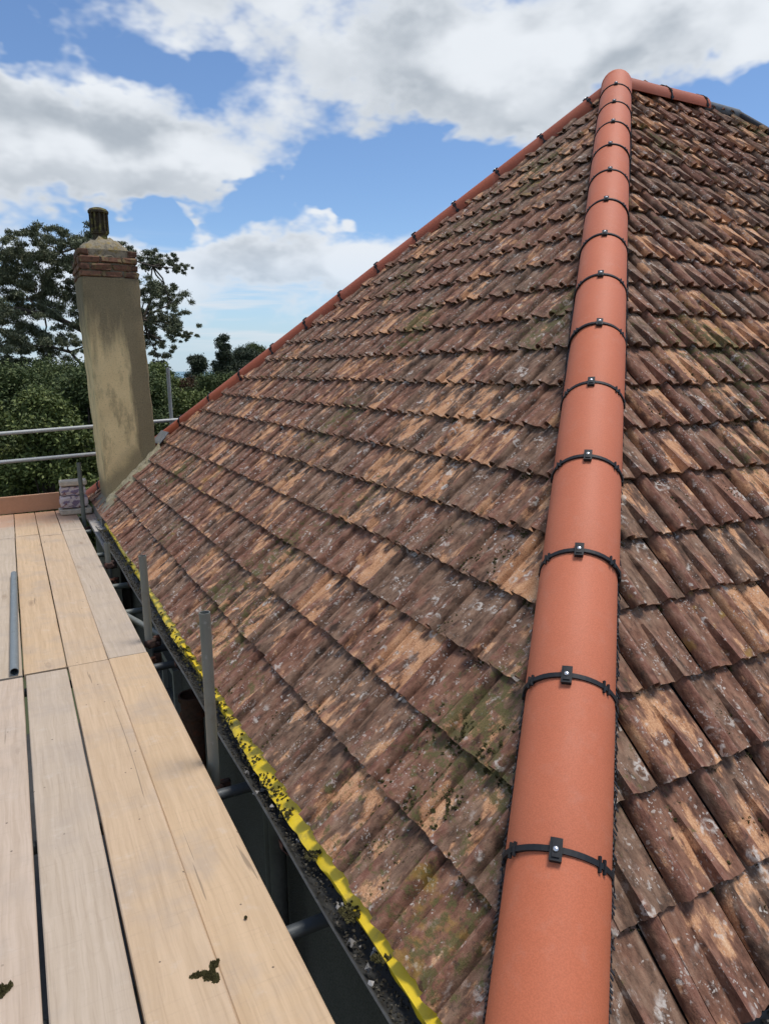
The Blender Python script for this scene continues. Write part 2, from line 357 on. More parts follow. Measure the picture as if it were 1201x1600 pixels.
def render_fn(t, setp):
    g = t.new('ShaderNodeNewGeometry').outputs['Position']
    gx, gy, gz = t.sep(g)
    n = t.noise(g, 5, 6, .65); f = t.noise(g, 70, 5, .7)
    sv = t.noise(t.v('MULTIPLY', g, (9, 9, 1.3)), 1, 5, .6)
    c = t.mix(n, (.68, .51, .25), (.86, .68, .37))
    zr = t.m('SUBTRACT', gz, CZ)
    # soot and algae run down the right-hand part of the stack and from under the brickwork
    edge = t.m('ADD', 1.17, t.m('ADD', t.m('MULTIPLY', t.m('SUBTRACT', .8, zr), .085), t.m('MULTIPLY', t.m('SUBTRACT', sv, .5), .24)))
    right = t.m('MULTIPLY', t.ss(t.m('SUBTRACT', gx, edge), -.015, .05), .95)
    top = t.ss(t.m('ADD', zr, t.m('MULTIPLY', t.m('SUBTRACT', sv, .5), 1.2)), .05, .72)
    foot = t.ss(t.m('ADD', t.m('SUBTRACT', t.m('MULTIPLY', t.m('SUBTRACT', gx, .88), .93), t.m('ADD', zr, 1.47)), t.m('MULTIPLY', t.m('SUBTRACT', n, .5), .34)), -.34, -.10)
    mott = t.m('MULTIPLY', t.ss(t.noise(t.v('MULTIPLY', g, (7, 7, 2.2)), 1, 6, .7), .49, .66), .55)
    s = t.m('MAXIMUM', t.m('MAXIMUM', t.m('MAXIMUM', right, mott), top), t.m('MULTIPLY', foot, .8))
    c = t.mix(t.m('MULTIPLY', s, t.m('ADD', .62, t.m('MULTIPLY', f, .4))), c, t.mix(sv, (.066, .060, .040), (.140, .124, .084)))
    c = t.mix(t.m('MULTIPLY', t.ss(f, .54, .70), .5), c, (.15, .13, .085))
    low = t.ss(zr, -1.35, -1.62); c = t.mix(low, c, t.mix(n, (.16, .155, .135), (.25, .24, .21)))
    setp(Base_Color=c, Roughness=.9, Normal=t.bump(t.m('ADD', f, n), .45, .008)); setp(**{'Specular_IOR_Level': .2})
M_RENDER = mat('stained_render', render_fn)

def lichen_brick(name, a, b, lich):
    def fn(t, setp):
        g = t.new('ShaderNodeNewGeometry').outputs['Position']; rn = t.new('ShaderNodeObjectInfo').outputs['Random']
        n = t.noise(g, 30, 6, .7); l = t.ss(t.noise(g, 11, 5, .7), .50, .62); d = t.ss(t.noise(g, 24, 5, .7), .54, .66)
        c = t.mix(t.ss(t.m('ADD', n, t.m('MULTIPLY', t.m('SUBTRACT', rn, .5), .3)), .3, .7), a, b)
        c = t.mix(t.m('MULTIPLY', l, .75), c, lich); c = t.mix(t.m('MULTIPLY', d, .6), c, (.06, .05, .035))
        setp(Base_Color=c, Roughness=.9, Normal=t.bump(n, .6, .006)); setp(**{'Specular_IOR_Level': .2})
    return mat(name, fn)
M_BRICK = lichen_brick('old_brick', (.10, .055, .036), (.225, .115, .072), (.24, .19, .09))
M_MORTAR = lichen_brick('old_mortar', (.13, .11, .075), (.27, .23, .16), (.24, .17, .05))
M_POT = lichen_brick('chimney_pot_clay', (.055, .045, .03), (.15, .115, .07), (.20, .18, .05))
M_FILLET = lichen_brick('cement_fillet', (.27, .235, .15), (.46, .395, .26), (.26, .22, .11))
M_IRON = lichen_brick('rusty_iron', (.050, .032, .027), (.125, .072, .055), (.20, .075, .045))

def wall_fn(t, setp):
    g = t.new('ShaderNodeNewGeometry').outputs['Position']
    n = t.noise(g, 3, 5, .6); v = t.vor(g, 95); f = t.noise(g, 130, 3, .6)
    c = t.mix(n, (.060, .058, .047), (.105, .10, .082)); c = t.mix(t.ss(v, .2, .6), t.mix(1.0, c, (.6, .6, .6), 'MULTIPLY'), c)
    setp(Base_Color=c, Roughness=.92, Normal=t.bump(t.m('ADD', v, f), .6, .008))
M_WALL = mat('pebbledash', wall_fn)
M_GLASS = mat('window_glass', lambda t, s: s(Base_Color=(.03, .035, .04), Roughness=.06))
M_FRAME = flat('painted_frame', (.20, .20, .19), .5, nz=.2)
M_BAG = None

def leaf(name, a, b, trans=.25):
    def fn(t, setp):
        rn = t.attr('lrnd', 'Fac'); g = t.new('ShaderNodeNewGeometry').outputs['Position']
        c = t.mix(t.ss(t.m('ADD', t.m('MULTIPLY', rn, .6), t.m('MULTIPLY', t.noise(g, .8, 3), .4)), .2, .8), a, b)
        setp(Base_Color=c, Roughness=.62, Subsurface_Weight=0.0); setp(**{'Specular_IOR_Level': .25, 'Transmission_Weight': 0.0})
    return mat(name, fn)
M_EUC = leaf('gum_leaf', (.072, .084, .044), (.20, .21, .12))
M_GRN = leaf('broad_leaf', (.060, .084, .024), (.19, .22, .066))
M_GRN2 = leaf('dark_leaf', (.044, .066, .021), (.135, .162, .056))
M_CON = leaf('conifer_needle', (.026, .038, .021), (.088, .106, .060))
M_RUST = leaf('autumn_leaf', (.04, .025, .012), (.13, .075, .035))
M_BARK = flat('bark', (.11, .085, .065), .9, nz=.5, scale=8)
def moss_fn(t, setp):
    g = t.new('ShaderNodeNewGeometry').outputs['Position']; n = t.noise(g, 75, 5, .7); b = t.noise(g, 9, 3, .6)
    c = t.ramp(t.m('ADD', t.m('MULTIPLY', n, .65), t.m('MULTIPLY', b, .35)), [(.32, (.030, .025, .013)), (.5, (.082, .072, .030)), (.64, (.14, .125, .055)), (.75, (.24, .20, .12))])
    setp(Base_Color=c, Roughness=.95, Normal=t.bump(n, .8, .01)); setp(**{'Specular_IOR_Level': .1})
M_MOSS = mat('moss', moss_fn)
def crumb_fn(t, setp):
    rn = t.attr('lrnd', 'Fac')
    c = t.ramp(rn, [(.0, (.018, .015, .010)), (.55, (.060, .050, .032)), (.72, (.13, .115, .09)), (.86, (.30, .28, .26)), (1.0, (.62, .59, .55))])
    setp(Base_Color=c, Roughness=.95)
M_CRUMB = mat('roof_crumbs', crumb_fn)

# ------------------------------------------------------------------ ground and sea
def ground_fn(t, setp):
    g = t.new('ShaderNodeNewGeometry').outputs['Position']
    n = t.noise(g, .05, 6, .6); f = t.noise(g, 2.5, 5, .7)
    c = t.mix(n, (.035, .055, .018), (.10, .10, .045)); c = t.mix(t.m('MULTIPLY', f, .5), c, (.05, .06, .025))
    c = t.mix(t.ss(t.noise(g, .012, 3), .5, .6), c, (.12, .085, .055))
    setp(Base_Color=c, Roughness=.95, Normal=t.bump(f, .5, .1))
M_GROUND = mat('grass_ground', ground_fn)
bm = bmesh.new()
n = 26; gv = [[bm.verts.new((-900 + 1800 * i / n, -300 + 1050 * j / n, 0)) for j in range(n + 1)] for i in range(n + 1)]
for i in range(n):
    for j in range(n): bm.faces.new((gv[i][j], gv[i + 1][j], gv[i + 1][j + 1], gv[i][j + 1]))
tag(from_bm('ground', bm, M_GROUND), kind='structure')
def sea_fn(t, setp):
    g = t.new('ShaderNodeNewGeometry').outputs['Position']; n = t.noise(g, .05, 5, .6)
    setp(Base_Color=t.mix(n, (.05, .16, .22), (.07, .20, .25)), Roughness=.35, Normal=t.bump(n, .4, 2))
M_SEA = mat('sea_water', sea_fn)
bm = bmesh.new(); bm.faces.new([bm.verts.new(q) for q in ((-30000, 740, -4), (30000, 740, -4), (30000, 40000, -4), (-30000, 40000, -4))])
tag(from_bm('sea', bm, M_SEA), kind='structure')

M_GAP_DARK = flat('gap_dark_ground', (.05, .048, .044), .9, nz=.5, scale=4)  # added dark ground sheet: its colour makes the gaps between boards look shaded
bm = bmesh.new(); bm.faces.new([bm.verts.new(q) for q in ((-2.6, -6, .004), (XE + .2, -6, .004), (XE + .2, 14, .004), (-2.6, 14, .004))])
tag(from_bm('gap_dark_sheet', bm, M_GAP_DARK), kind='structure')

# ------------------------------------------------------------------ trees
def leaves_mesh(name, cents, radii, counts, size, m, elong=1.0, droop=0.0, squash=.75, hollow=.35, parent=None):
    """leaf-sized quads spread through clumps"""
    C = []; 
    for c, r, k in zip(cents, radii, counts):
        d = rng.normal(size=(k, 3)); d /= np.linalg.norm(d, axis=1)[:, None]
        rad = (hollow + (1 - hollow) * rng.random(k)) ** .6 * r * (1 + .22 * rng.normal(size=k))
        q = d * rad[:, None]; q[:, 2] *= squash
        C.append(q + np.asarray(c))
    C = np.concatenate(C); k = len(C)
    a = rng.normal(size=(k, 3)); a[:, 2] -= droop; a /= np.linalg.norm(a, axis=1)[:, None]
    b = np.cross(a, rng.normal(size=(k, 3))); b /= np.linalg.norm(b, axis=1)[:, None]
    s = size * (.6 + .8 * rng.random(k))[:, None]
    V = np.empty((k, 4, 3)); V[:, 0] = C - a * s * elong; V[:, 1] = C + b * s * .5; V[:, 2] = C + a * s * elong; V[:, 3] = C - b * s * .5
    me = D.meshes.new(name); me.vertices.add(k * 4); me.vertices.foreach_set('co', V.reshape(-1).astype(np.float32))
    me.loops.add(k * 4); me.loops.foreach_set('vertex_index', np.arange(k * 4, dtype=np.int32))
    me.polygons.add(k); me.polygons.foreach_set('loop_start', np.arange(0, k * 4, 4, dtype=np.int32))
    me.update(calc_edges=True)
    at = me.attributes.new('lrnd', 'FLOAT', 'FACE'); at.data.foreach_set('value', rng.random(k).astype(np.float32))
    return from_me(name, me, m, parent)

def limb(bm, a, b, r0, r1, wob=.06, n=5):
    a = Vector(a); b = Vector(b); L = (b - a).length
    pts = [a.lerp(b, i / n) + Vector((random.gauss(0, 1), random.gauss(0, 1), random.gauss(0, .5))) * (wob * L if 0 < i < n else 0) * .5 for i in range(n + 1)]
    tube(bm, pts, [r0 + (r1 - r0) * i / n for i in range(n + 1)], 8)

EUC = [(1.56, 38.0, 12.69, 0.8), (2.9, 41.5, 13.35, 0.8), (0.88, 40.5, 12.29, 0.94), (1.94, 39.5, 11.93, 1.09), (3.35, 38.5, 12.61, 0.8), (0.64, 42.0, 11.24, 1.02), (1.75, 41.0, 10.88, 1.09), (2.89, 40.0, 11.14, 1.02), (-0.41, 39.0, 11.44, 1.27), (-0.7, 38.0, 9.64, 1.27), (0.62, 41.5, 9.64, 1.09), (1.73, 40.5, 9.29, 1.16), (2.86, 39.5, 9.56, 0.94), (0.6, 38.5, 8.26, 1.02), (1.96, 42.0, 7.92, 0.94), (-0.06, 41.0, 7.1, 0.8), (0.91, 40.0, 6.93, 0.8), (-0.64, 39.0, 7.97, 1.09), (2.9, 38.0, 7.97, 0.65), (7.56, 41.5, 12.52, 0.73), (8.37, 40.5, 12.44, 0.51), (8.64, 39.5, 12.01, 0.33), (6.61, 38.5, 10.85, 0.8), (8.23, 42.0, 11.1, 0.8), (8.43, 41.0, 10.33, 0.65), (7.1, 40.0, 9.72, 0.8), (7.76, 39.0, 9.18, 0.73), (7.95, 38.0, 8.65, 0.51), (7.1, 41.5, 8.46, 0.65), (7.56, 40.5, 7.92, 0.58), (7.32, 39.5, 7.06, 0.36), (8.54, 38.5, 8.52, 0.33), (3.87, 42.0, 12.04, 0.8), (3.66, 41.0, 10.65, 0.8), (5.17, 40.0, 11.56, 0.87), (5.53, 39.0, 9.92, 0.94), (4.7, 38.0, 8.6, 0.94), (6.05, 41.5, 7.94, 0.73), (4.75, 40.5, 13.16, 0.87), (5.8, 39.5, 12.47, 0.8), (-2.2, 40, 10.5, 1.3), (-2.6, 41, 8.6, 1.3), (-1.6, 39, 12.0, 1.0)]
tr = empty('eucalyptus_tree', (4.5, 40, 0)); tag(tr, 'tall open-crowned gum tree standing behind the chimney', 'tree')
bm = bmesh.new()
limb(bm, (4.9, 40, -.2), (4.3, 40, 5.0), .42, .33, .03); limb(bm, (4.3, 40, 5.0), (3.87, 40, 8.7), .33, .22, .04)
limb(bm, (3.87, 40, 8.7), (2.0, 40, 9.6), .17, .10); limb(bm, (2.0, 40, 9.6), (-.7, 39.3, 10.0), .10, .04)
limb(bm, (3.87, 40, 8.7), (4.2, 40, 11.2), .18, .11); limb(bm, (4.2, 40, 11.2), (3.1, 40.5, 12.6), .11, .04); limb(bm, (4.2, 40, 11.2), (5.6, 39.8, 12.6), .10, .04)
limb(bm, (4.2, 40, 6.2), (3.0, 39.5, 7.7), .12, .07); limb(bm, (3.0, 39.5, 7.7), (.6, 39.5, 8.2), .08, .03); limb(bm, (4.2, 40, 6.4), (6.7, 40, 9.4), .17, .09)
limb(bm, (6.7, 40, 9.4), (7.5, 40.6, 12.2), .09, .03); limb(bm, (6.7, 40, 9.4), (8.3, 40.4, 10.4), .07, .03); limb(bm, (6.3, 40, 8.9), (7.6, 39.6, 8.3), .07, .03)
for x, y, z, r in EUC:
    src = min([(2.0, 40, 9.6), (4.2, 40, 11.2), (3.0, 39.5, 7.7), (6.7, 40, 9.4), (3.1, 40.5, 12.6), (7.5, 40.6, 12.2), (-.7, 39.3, 10), (.6, 39.5, 8.2)], key=lambda s: (s[0] - x) ** 2 + (s[1] - y) ** 2 + (s[2] - z) ** 2)
    limb(bm, src, (x, y, z), .05, .02, .08, 3)
from_bm('trunk', bm, M_BARK, tr, 60)
cc, rr_, kk = [], [], []
for x, y, z, r in EUC:
    for j in range(20):
        d = rng.normal(size=3) * r * .64; d[2] *= .66
        cc.append((x + d[0], y + d[1], z + d[2])); q = r * (.16 + .28 * rng.random()); rr_.append(q); kk.append(int(2300 * q * q) + 36)
leaves_mesh('crown', cc, rr_, kk, .040, M_EUC, 1.8, 1.0, .62, .1, tr)

def bushy(name, label, x, y, top, w, m, n=50, size=.052, density=2.4, base=.4, seed=0, group=None, shape=1.0):
    """broad tree: trunk, limbs and a crown of overlapping clumps from the ground up"""
    t_ = empty(name, (x, y, 0)); tag(t_, label, 'tree', group)
    bm = bmesh.new(); limb(bm, (x, y, -.2), (x, y, top * .62), .16, .07, .03)
    cc, rr_, kk = [], [], []
    for j in range(n):
        a = rng.random() * 2 * math.pi; h = base + (top - base) * (rng.random() ** .8)
        f = (h - base) / (top - base); prof = math.sqrt(max(0, 1 - max(0, (f - .35) / .65) ** 2)) if shape == 1 else (1.04 - f) ** .6 * (.8 + .3 * math.sin(h * 4.5 + a * 2))
        rad = w * prof * math.sqrt(rng.random()) * .95
        r = w * (.22 + .16 * rng.random()) if shape == 1 else (.25 + .30 * rng.random()) * (1.15 - .5 * f)
        c = (x + rad * math.cos(a), y + rad * math.sin(a), min(h, top - r * .55))
        cc.append(c); rr_.append(r); kk.append(int(density * 620 * (r / .6) ** 2))
        if j % 5 == 0: limb(bm, (x, y, c[2] * .6), c, .05, .015, .06, 3)
    from_bm('trunk', bm, M_BARK, t_, 60)
    leaves_mesh('crown', cc, rr_, kk, size, m, 1.0, .2, .8, .25, t_)
    return t_
gb = 'trees and bushes behind the scaffold'
bushy('leafy_tree', 'light green bushy tree at the left edge behind the rails', -1.2, 20.5, 6.2, 1.7, M_GRN, group=gb)
bushy('leafy_tree', 'mid green bushy tree rising left of the chimney behind the rails', .75, 20.0, 6.2, 1.35, M_GRN, group=gb)
bushy('leafy_tree', 'dark green dense tree directly left of the chimney', 2.2, 22.5, 6.65, 1.5, M_GRN2, n=60, group=gb)
bushy('leafy_tree', 'dark tree below the gum at the left edge', .0, 27, 6.75, 2.2, M_GRN2, n=60, group=gb)
bushy('leafy_tree', 'dark tree hidden mostly behind the chimney', 4.0, 28, 6.9, 2.2, M_GRN2, n=60, group=gb)
bushy('leafy_tree', 'sunlit green tree between the chimney and the thin scaffold post', 5.5, 30, 6.95, 1.3, M_GRN, group=gb)
bushy('leafy_tree', 'low green bush right of the thin scaffold post above the hip', 7.2, 30.5, 5.7, 1.5, M_GRN, group=gb)
bushy('leafy_tree', 'dark low tree at the foot of the tall conifers', 9.6, 36, 6.5, 2.3, M_GRN2, group=gb)
bushy('leafy_tree', 'reddish brown bush under the strip of sea', 8.9, 41, 6.25, 1.5, M_RUST, group=gb, n=30)
bushy('leafy_tree', 'small dark tree beside the strip of sea', 10.6, 45, 7.6, 1.2, M_CON, n=70, group=gb)
bushy('leafy_tree', 'tallest dark feathery tree with a ragged peak above the hip', 12.3, 45, 8.9, 1.7, M_CON, n=120, group=gb, shape=2)
bushy('leafy_tree', 'dark tree leaning against the tallest one, right of it', 14.2, 47, 8.1, 2.1, M_CON, n=90, group=gb)
bushy('leafy_tree', 'round dark tree just above the red hip line', 16.0, 50, 8.5, 1.6, M_GRN2, group=gb)
bushy('leafy_tree', 'dark tree filling the gap between conifers and round tree', 14.8, 52, 7.8, 2.0, M_GRN2, group=gb)
bushy('leafy_tree', 'far dark tree filling the gap under the gum crown', 1.9, 36, 7.1, 2.6, M_GRN2, group=gb)
bushy('leafy_tree', 'broad dark tree low behind the end guard rails', 3.4, 19, 4.8, 1.5, M_GRN2, group=gb)

# ------------------------------------------------------------------ the house
house = empty('house', HOUSE_LOC)
tag(house, 'house with a hipped roof of weathered brown clay tiles and new terracotta hips', 'house')
OV = .27                                       # eaves overhang
wx0, wy0, wx1, wy1 = XE + OV, Y0 + OV, X1 - OV, Y1 - OV
wt = ZE - .12
def wall_seg(a, b, th=.25):
    a = Vector((*a, 0)); b = Vector((*b, 0)); d = (b - a).normalized(); nn = Vector((-d.y, d.x, 0)) * th
    bm = bmesh.new(); lo = [a, b, b + nn, a + nn]
    v0 = [bm.verts.new(q) for q in lo]; v1 = [bm.verts.new((q.x, q.y, wt)) for q in lo]
    bm.faces.new(v0[::-1]); bm.faces.new(v1)
    for i in range(4): bm.faces.new((v0[i], v0[(i + 1) % 4], v1[(i + 1) % 4], v1[i]))
    return from_bm('wall', bm, M_WALL, house)
wall_seg((wx0, wy0), (wx1, wy0)); wall_seg((wx1, wy0 + .25), (wx1, wy1 - .25)); wall_seg((wx1, wy1), (wx0, wy1)); wall_seg((wx0, wy1 - .25), (wx0, wy0 + .25))
def window(yc, zc, w, h):
    f = bmesh.new()
    for s in (-1, 1):
        box(f, (wx0 - .03, yc + s * w / 2, zc), (.07, .06, h)); box(f, (wx0 - .03, yc, zc + s * (h / 2 - .03)), (.066, w - .06, .06))
    box(f, (wx0 - .028, yc, zc), (.06, .05, h - .12)); box(f, (wx0 - .026, yc, zc + h * .18), (.05, w - .06, .04))
    fo = from_bm('window', f, M_FRAME, house)
    b = bmesh.new(); box(b, (wx0 - .008, yc, zc), (.02, w - .1, h - .1)); o = from_bm('pane', b, M_GLASS); o.parent = fo; o.matrix_parent_inverse = Matrix()
window(6.4, 3.55, 1.1, 1.3)
for yy, xx in ((3.02, .97), (3.17, .99)):
    bm = bmesh.new(); tube(bm, [(xx, yy, 0), (xx, yy, ZE - .25)], .042, 14); from_bm('downpipe', bm, M_DPIPE, house, 40)

# soffit, fascia
bm = bmesh.new()
zf = ZE - .055
fx, fy = XE + .055, Y0 + .055
def slab(bm, x0, y0, z0, x1, y1, z1): box(bm, ((x0 + x1) / 2, (y0 + y1) / 2, (z0 + z1) / 2), (x1 - x0, y1 - y0, z1 - z0))
slab(bm, fx, fy, zf - .16, fx + .025, Y1 - .055, zf); from_bm('fascia', bm, M_SOFFIT, house)
bm = bmesh.new(); slab(bm, fx + .027, fy, zf - .16, X1 - .06, fy + .025, zf); from_bm('fascia', bm, M_SOFFIT, house)
bm = bmesh.new(); slab(bm, fx + .027, fy + .027, zf - .152, X1 - .1, Y1 - .1, zf - .14); from_bm('soffit', bm, M_SOFFIT, house)

# --- roof slopes (underlay sheet) with the tiles on them
def sheet(pts, off):
    bm = bmesh.new(); bm.faces.new([bm.verts.new(Vector(q) + off) for q in pts]); return bm
nL = Vector((-ST, 0, CT)); nR = Vector((0, -ST, CT))
P00 = Vector((XE, Y0, ZE)); P01 = Vector((XE, Y1, ZE)); P10 = Vector((X1, Y0, ZE)); P11 = Vector((X1, Y1, ZE)); AP2 = Vector((RX1, Y0 + DD, APEX.z))
slopeL = from_bm('roof_slope', sheet([P00, APEX, P01], nL * -.045), M_UNDER, house); slopeL['label'] = 'left roof slope above the scaffold'
slopeR = from_bm('roof_slope', sheet([P00, P10, AP2, APEX], nR * -.045), M_UNDER, house); slopeR['label'] = 'right roof slope beyond the near hip'
from_bm('roof_slope', sheet([P10, P11, AP2], Vector((0, 0, -.045))), M_UNDER, house)
from_bm('roof_slope', sheet([P11, P01, APEX, AP2], Vector((0, 0, -.045))), M_UNDER, house)

TLEN = .345
def tile_height(a, v):
    h = 0.0
    if 0 < a < .19: h = .031 * math.sin(math.pi * a / .19) ** .5
    v0 = .76 * TLEN
    if v < v0:
        tt = 1 - v / v0; hw = .029 * tt ** .75; ar = .61 + .16 * tt
        if .50 < a < .52: h = max(h, hw * ((a - .50) / .02))
        elif .52 <= a < ar: h = max(h, hw * (1 - ((a - .52) / (ar - .52)) ** 1.7))
    if .40 < a <= .50 and v < v0: h -= .011 * ((a - .40) / .10) * (1 - v / v0)
    if .19 < a < .225: h -= .013 * (1 - abs(a - .2075) / .0175)
    if a > .93: h -= .018 * (a - .93) / .07
    return h + .028 * (1 - v / TLEN)
def tile_mesh(name, cols, rows, jit=0.0):
    bm = bmesh.new(); lay = None
    gap = .0015; T = .014
    top, bot = [], []
    for b in rows:
        v = b * TLEN; r1, r2_ = [], []
        for a in cols:
            edge = random.uniform(-1, 1) * jit if b == 0 else 0
            w = tile_height(a, v) + random.uniform(-1, 1) * jit * .35
            u = gap + a * (TW - 2 * gap)
            r1.append(bm.verts.new((u, v + edge, w))); 
            if b in (rows[0], rows[-1]): r2_.append(bm.verts.new((u, v + edge + (.004 if b == 0 else 0), w - T)))
        top.append(r1)
        if r2_: bot.append(r2_)
    nc = len(cols)
    for i in range(len(rows) - 1):
        for k in range(nc - 1): bm.faces.new((top[i][k], top[i][k + 1], top[i + 1][k + 1], top[i + 1][k]))
    for k in range(nc - 1):
        bm.faces.new((bot[0][k], bot[0][k + 1], top[0][k + 1], top[0][k])); bm.faces.new((bot[1][k], bot[1][k + 1], bot[0][k + 1], bot[0][k]))
    bm.faces.new([bot[0][0]] + [top[i][0] for i in range(len(rows))] + [bot[1][0]])
    bm.faces.new([bot[1][-1]] + [top[i][-1] for i in range(len(rows) - 1, -1, -1)] + [bot[0][-1]])
    bmesh.ops.recalc_face_normals(bm, faces=bm.faces)
    return finish_tile(bm, name)
def finish_tile(bm, name):
    me = D.meshes.new(name); bm.to_mesh(me); bm.free()
    at = me.attributes.new('tuv', 'FLOAT_VECTOR', 'POINT'); co = np.empty(len(me.vertices) * 3, np.float32); me.vertices.foreach_get('co', co); at.data.foreach_set('vector', co)
    me.materials.append(M_TILE)
    me.polygons.foreach_set('use_smooth', [True] * len(me.polygons)); me.set_sharp_from_angle(angle=R(38))
    return me
HC = [0, .008, .04, .095, .15, .182, .19, .2075, .225, .34, .40, .495, .505, .52, .56, .60, .65, .70, .77, .84, .93, 1.0]; HR = [0, .16, .34, .50, .64, .76, 1.0]
LC = [0, .012, .095, .178, .19, .2075, .23, .42, .495, .52, .60, .70, .78, .94, 1.0]; LR = [0, .3, .6, .76, 1.0]
HI = [tile_mesh('roof_tile', HC, HR, .0038) for _ in range(6)]; LO = [tile_mesh('roof_tile', LC, LR, .0022) for _ in range(4)]

def proj(q):
    d = np.asarray(q, float) - CAMP; z = d @ FW
    if z <= .05: return None
    return (600.5 + 1102.15 * (d @ R2) / z, 800 - 1102.15 * (d @ U2) / z, z)
cand = []
NROW = int(DD / CT / G) + 1
for side in ('L', 'R'):
    if side == 'L': U = Vector((0, -1, 0)); V = Vector((CT, 0, ST)); N = nL; O = Vector((XE, Y1, ZE)); width = 2 * DD; off0 = .06
    else: U = Vector((1, 0, 0)); V = Vector((0, CT, ST)); N = nR; O = Vector((XE, Y0, ZE)); width = X1 - XE; off0 = (1.325 - XE - .0) % TW
    for k in range(NROW):
        s0 = off0 - TW + (0 if k % 2 == 0 else .5 * TW) - TW * .0
        j = 0
        while s0 + j * TW < width:
            s = s0 + j * TW; j += 1
            run = k * G * CT                    # horizontal distance in from the eaves at the tail
            if s + TW < run + .04 or s > width - run - .04: continue
            o = O + U * s + V * (k * G) + N * -.029
            c = proj(o + U * TW / 2 + V * G / 2)
            if c is None: continue
            if not (-160 < c[0] < 1330 and -100 < c[1] < 1900): continue
            area = abs(N @ (Vector(o) - Vector(CAMP)).normalized()) / c[2] ** 2
            vis = (-40 < c[0] < 1240 and -40 < c[1] < 1640)
            cut = (s < run + .38) or (s + TW > width - run - .38)
            cand.append([area if vis else area * .01, side, k, s, o, U, V, N, cut])
cand.sort(key=lambda q: -q[0])
def hip_cut(bm, side):
    # bm is in world space; trim under the hip caps
    m = .035
    planes = [(Vector((XE, Y0, 0)), Vector((1, -1, 0)))] if side == 'L' else [(Vector((XE, Y0, 0)), Vector((-1, 1, 0)))]
    planes.append((Vector((XE, Y1, 0)), Vector((1, 1, 0))) if side == 'L' else (Vector((X1, Y0, 0)), Vector((1, 1, 0))))
    planes.append((Vector((0, Y0 + DD - .02, 0)), Vector((0, 1, 0))) if side == 'R' else (Vector((XE + DD - .02, 0, 0)), Vector((1, 0, 0))))
    for co, no in planes:
        no = no.normalized()
        bmesh.ops.bisect_plane(bm, geom=bm.verts[:] + bm.edges[:] + bm.faces[:], plane_co=co - no * m, plane_no=no, clear_outer=True)
rest = {'L': [], 'R': []}
for idx, (area, side, k, s, o, U, V, N, cut) in enumerate(cand):
    j = Matrix.Rotation(random.gauss(0, .006), 3, 'Z') @ Matrix.Rotation(random.gauss(0, .006), 3, 'X') @ Matrix.Rotation(random.gauss(0, .005), 3, 'Y')
    B = Matrix(((U.x, V.x, N.x), (U.y, V.y, N.y), (U.z, V.z, N.z))) @ j
    o2 = o + U * random.gauss(0, .0015) + V * random.gauss(0, .004) + N * random.gauss(0, .0015)
    mw = Matrix.Translation(o2) @ B.to_4x4()
    me = random.choice(HI if idx < 260 else LO); rnd = (random.random(), random.random(), random.random())
    if idx >= 300:
        rest[side].append((mw, me, rnd, cut)); continue
    if cut:
        bm = bmesh.new(); bm.from_mesh(me); bm.transform(mw); hip_cut(bm, side)
        if len(bm.faces) < 3: bm.free(); continue
        bm.transform(mw.inverted())
        me = D.meshes.new('roof_tile'); bm.to_mesh(me); bm.free(); me.materials.clear(); me.materials.append(M_TILE)
        me.polygons.foreach_set('use_smooth', [True] * len(me.polygons))
    ob = D.objects.new('roof_tile', me); link(ob); ob.parent = slopeL if side == 'L' else slopeR
    ob.matrix_basis = mw; ob.color = (*rnd, 1)
for side in 'LR':
    vs, fs, tu, tr_, sm = [], [], [], [], []
    for mw, me, rnd, cut in rest[side]:
        bm = bmesh.new(); bm.from_mesh(me); lay = bm.verts.layers.float_vector['tuv']; bm.transform(mw)
        if cut: hip_cut(bm, side)
        bm.verts.index_update(); b0 = len(vs)
        for q in bm.verts: vs.append(q.co[:]); tu.append(q[lay][:]); tr_.append(rnd)
        for f in bm.faces: fs.append([b0 + q.index for q in f.verts])
        bm.free()
    if not vs: continue
    me = D.meshes.new('far_roof_tiles'); me.from_pydata(vs, [], fs)
    for nm, dat in (('tuv', tu), ('trnd', tr_)):
        a = me.attributes.new(nm, 'FLOAT_VECTOR', 'POINT'); a.data.foreach_set('vector', np.array(dat, np.float32).reshape(-1))
    ob = from_me('far_roof_tiles', me, M_TILE, None, 38); ob.parent = slopeL if side == 'L' else slopeR; ob.color = (0, 0, 0, 1); ob['kind'] = 'stuff'

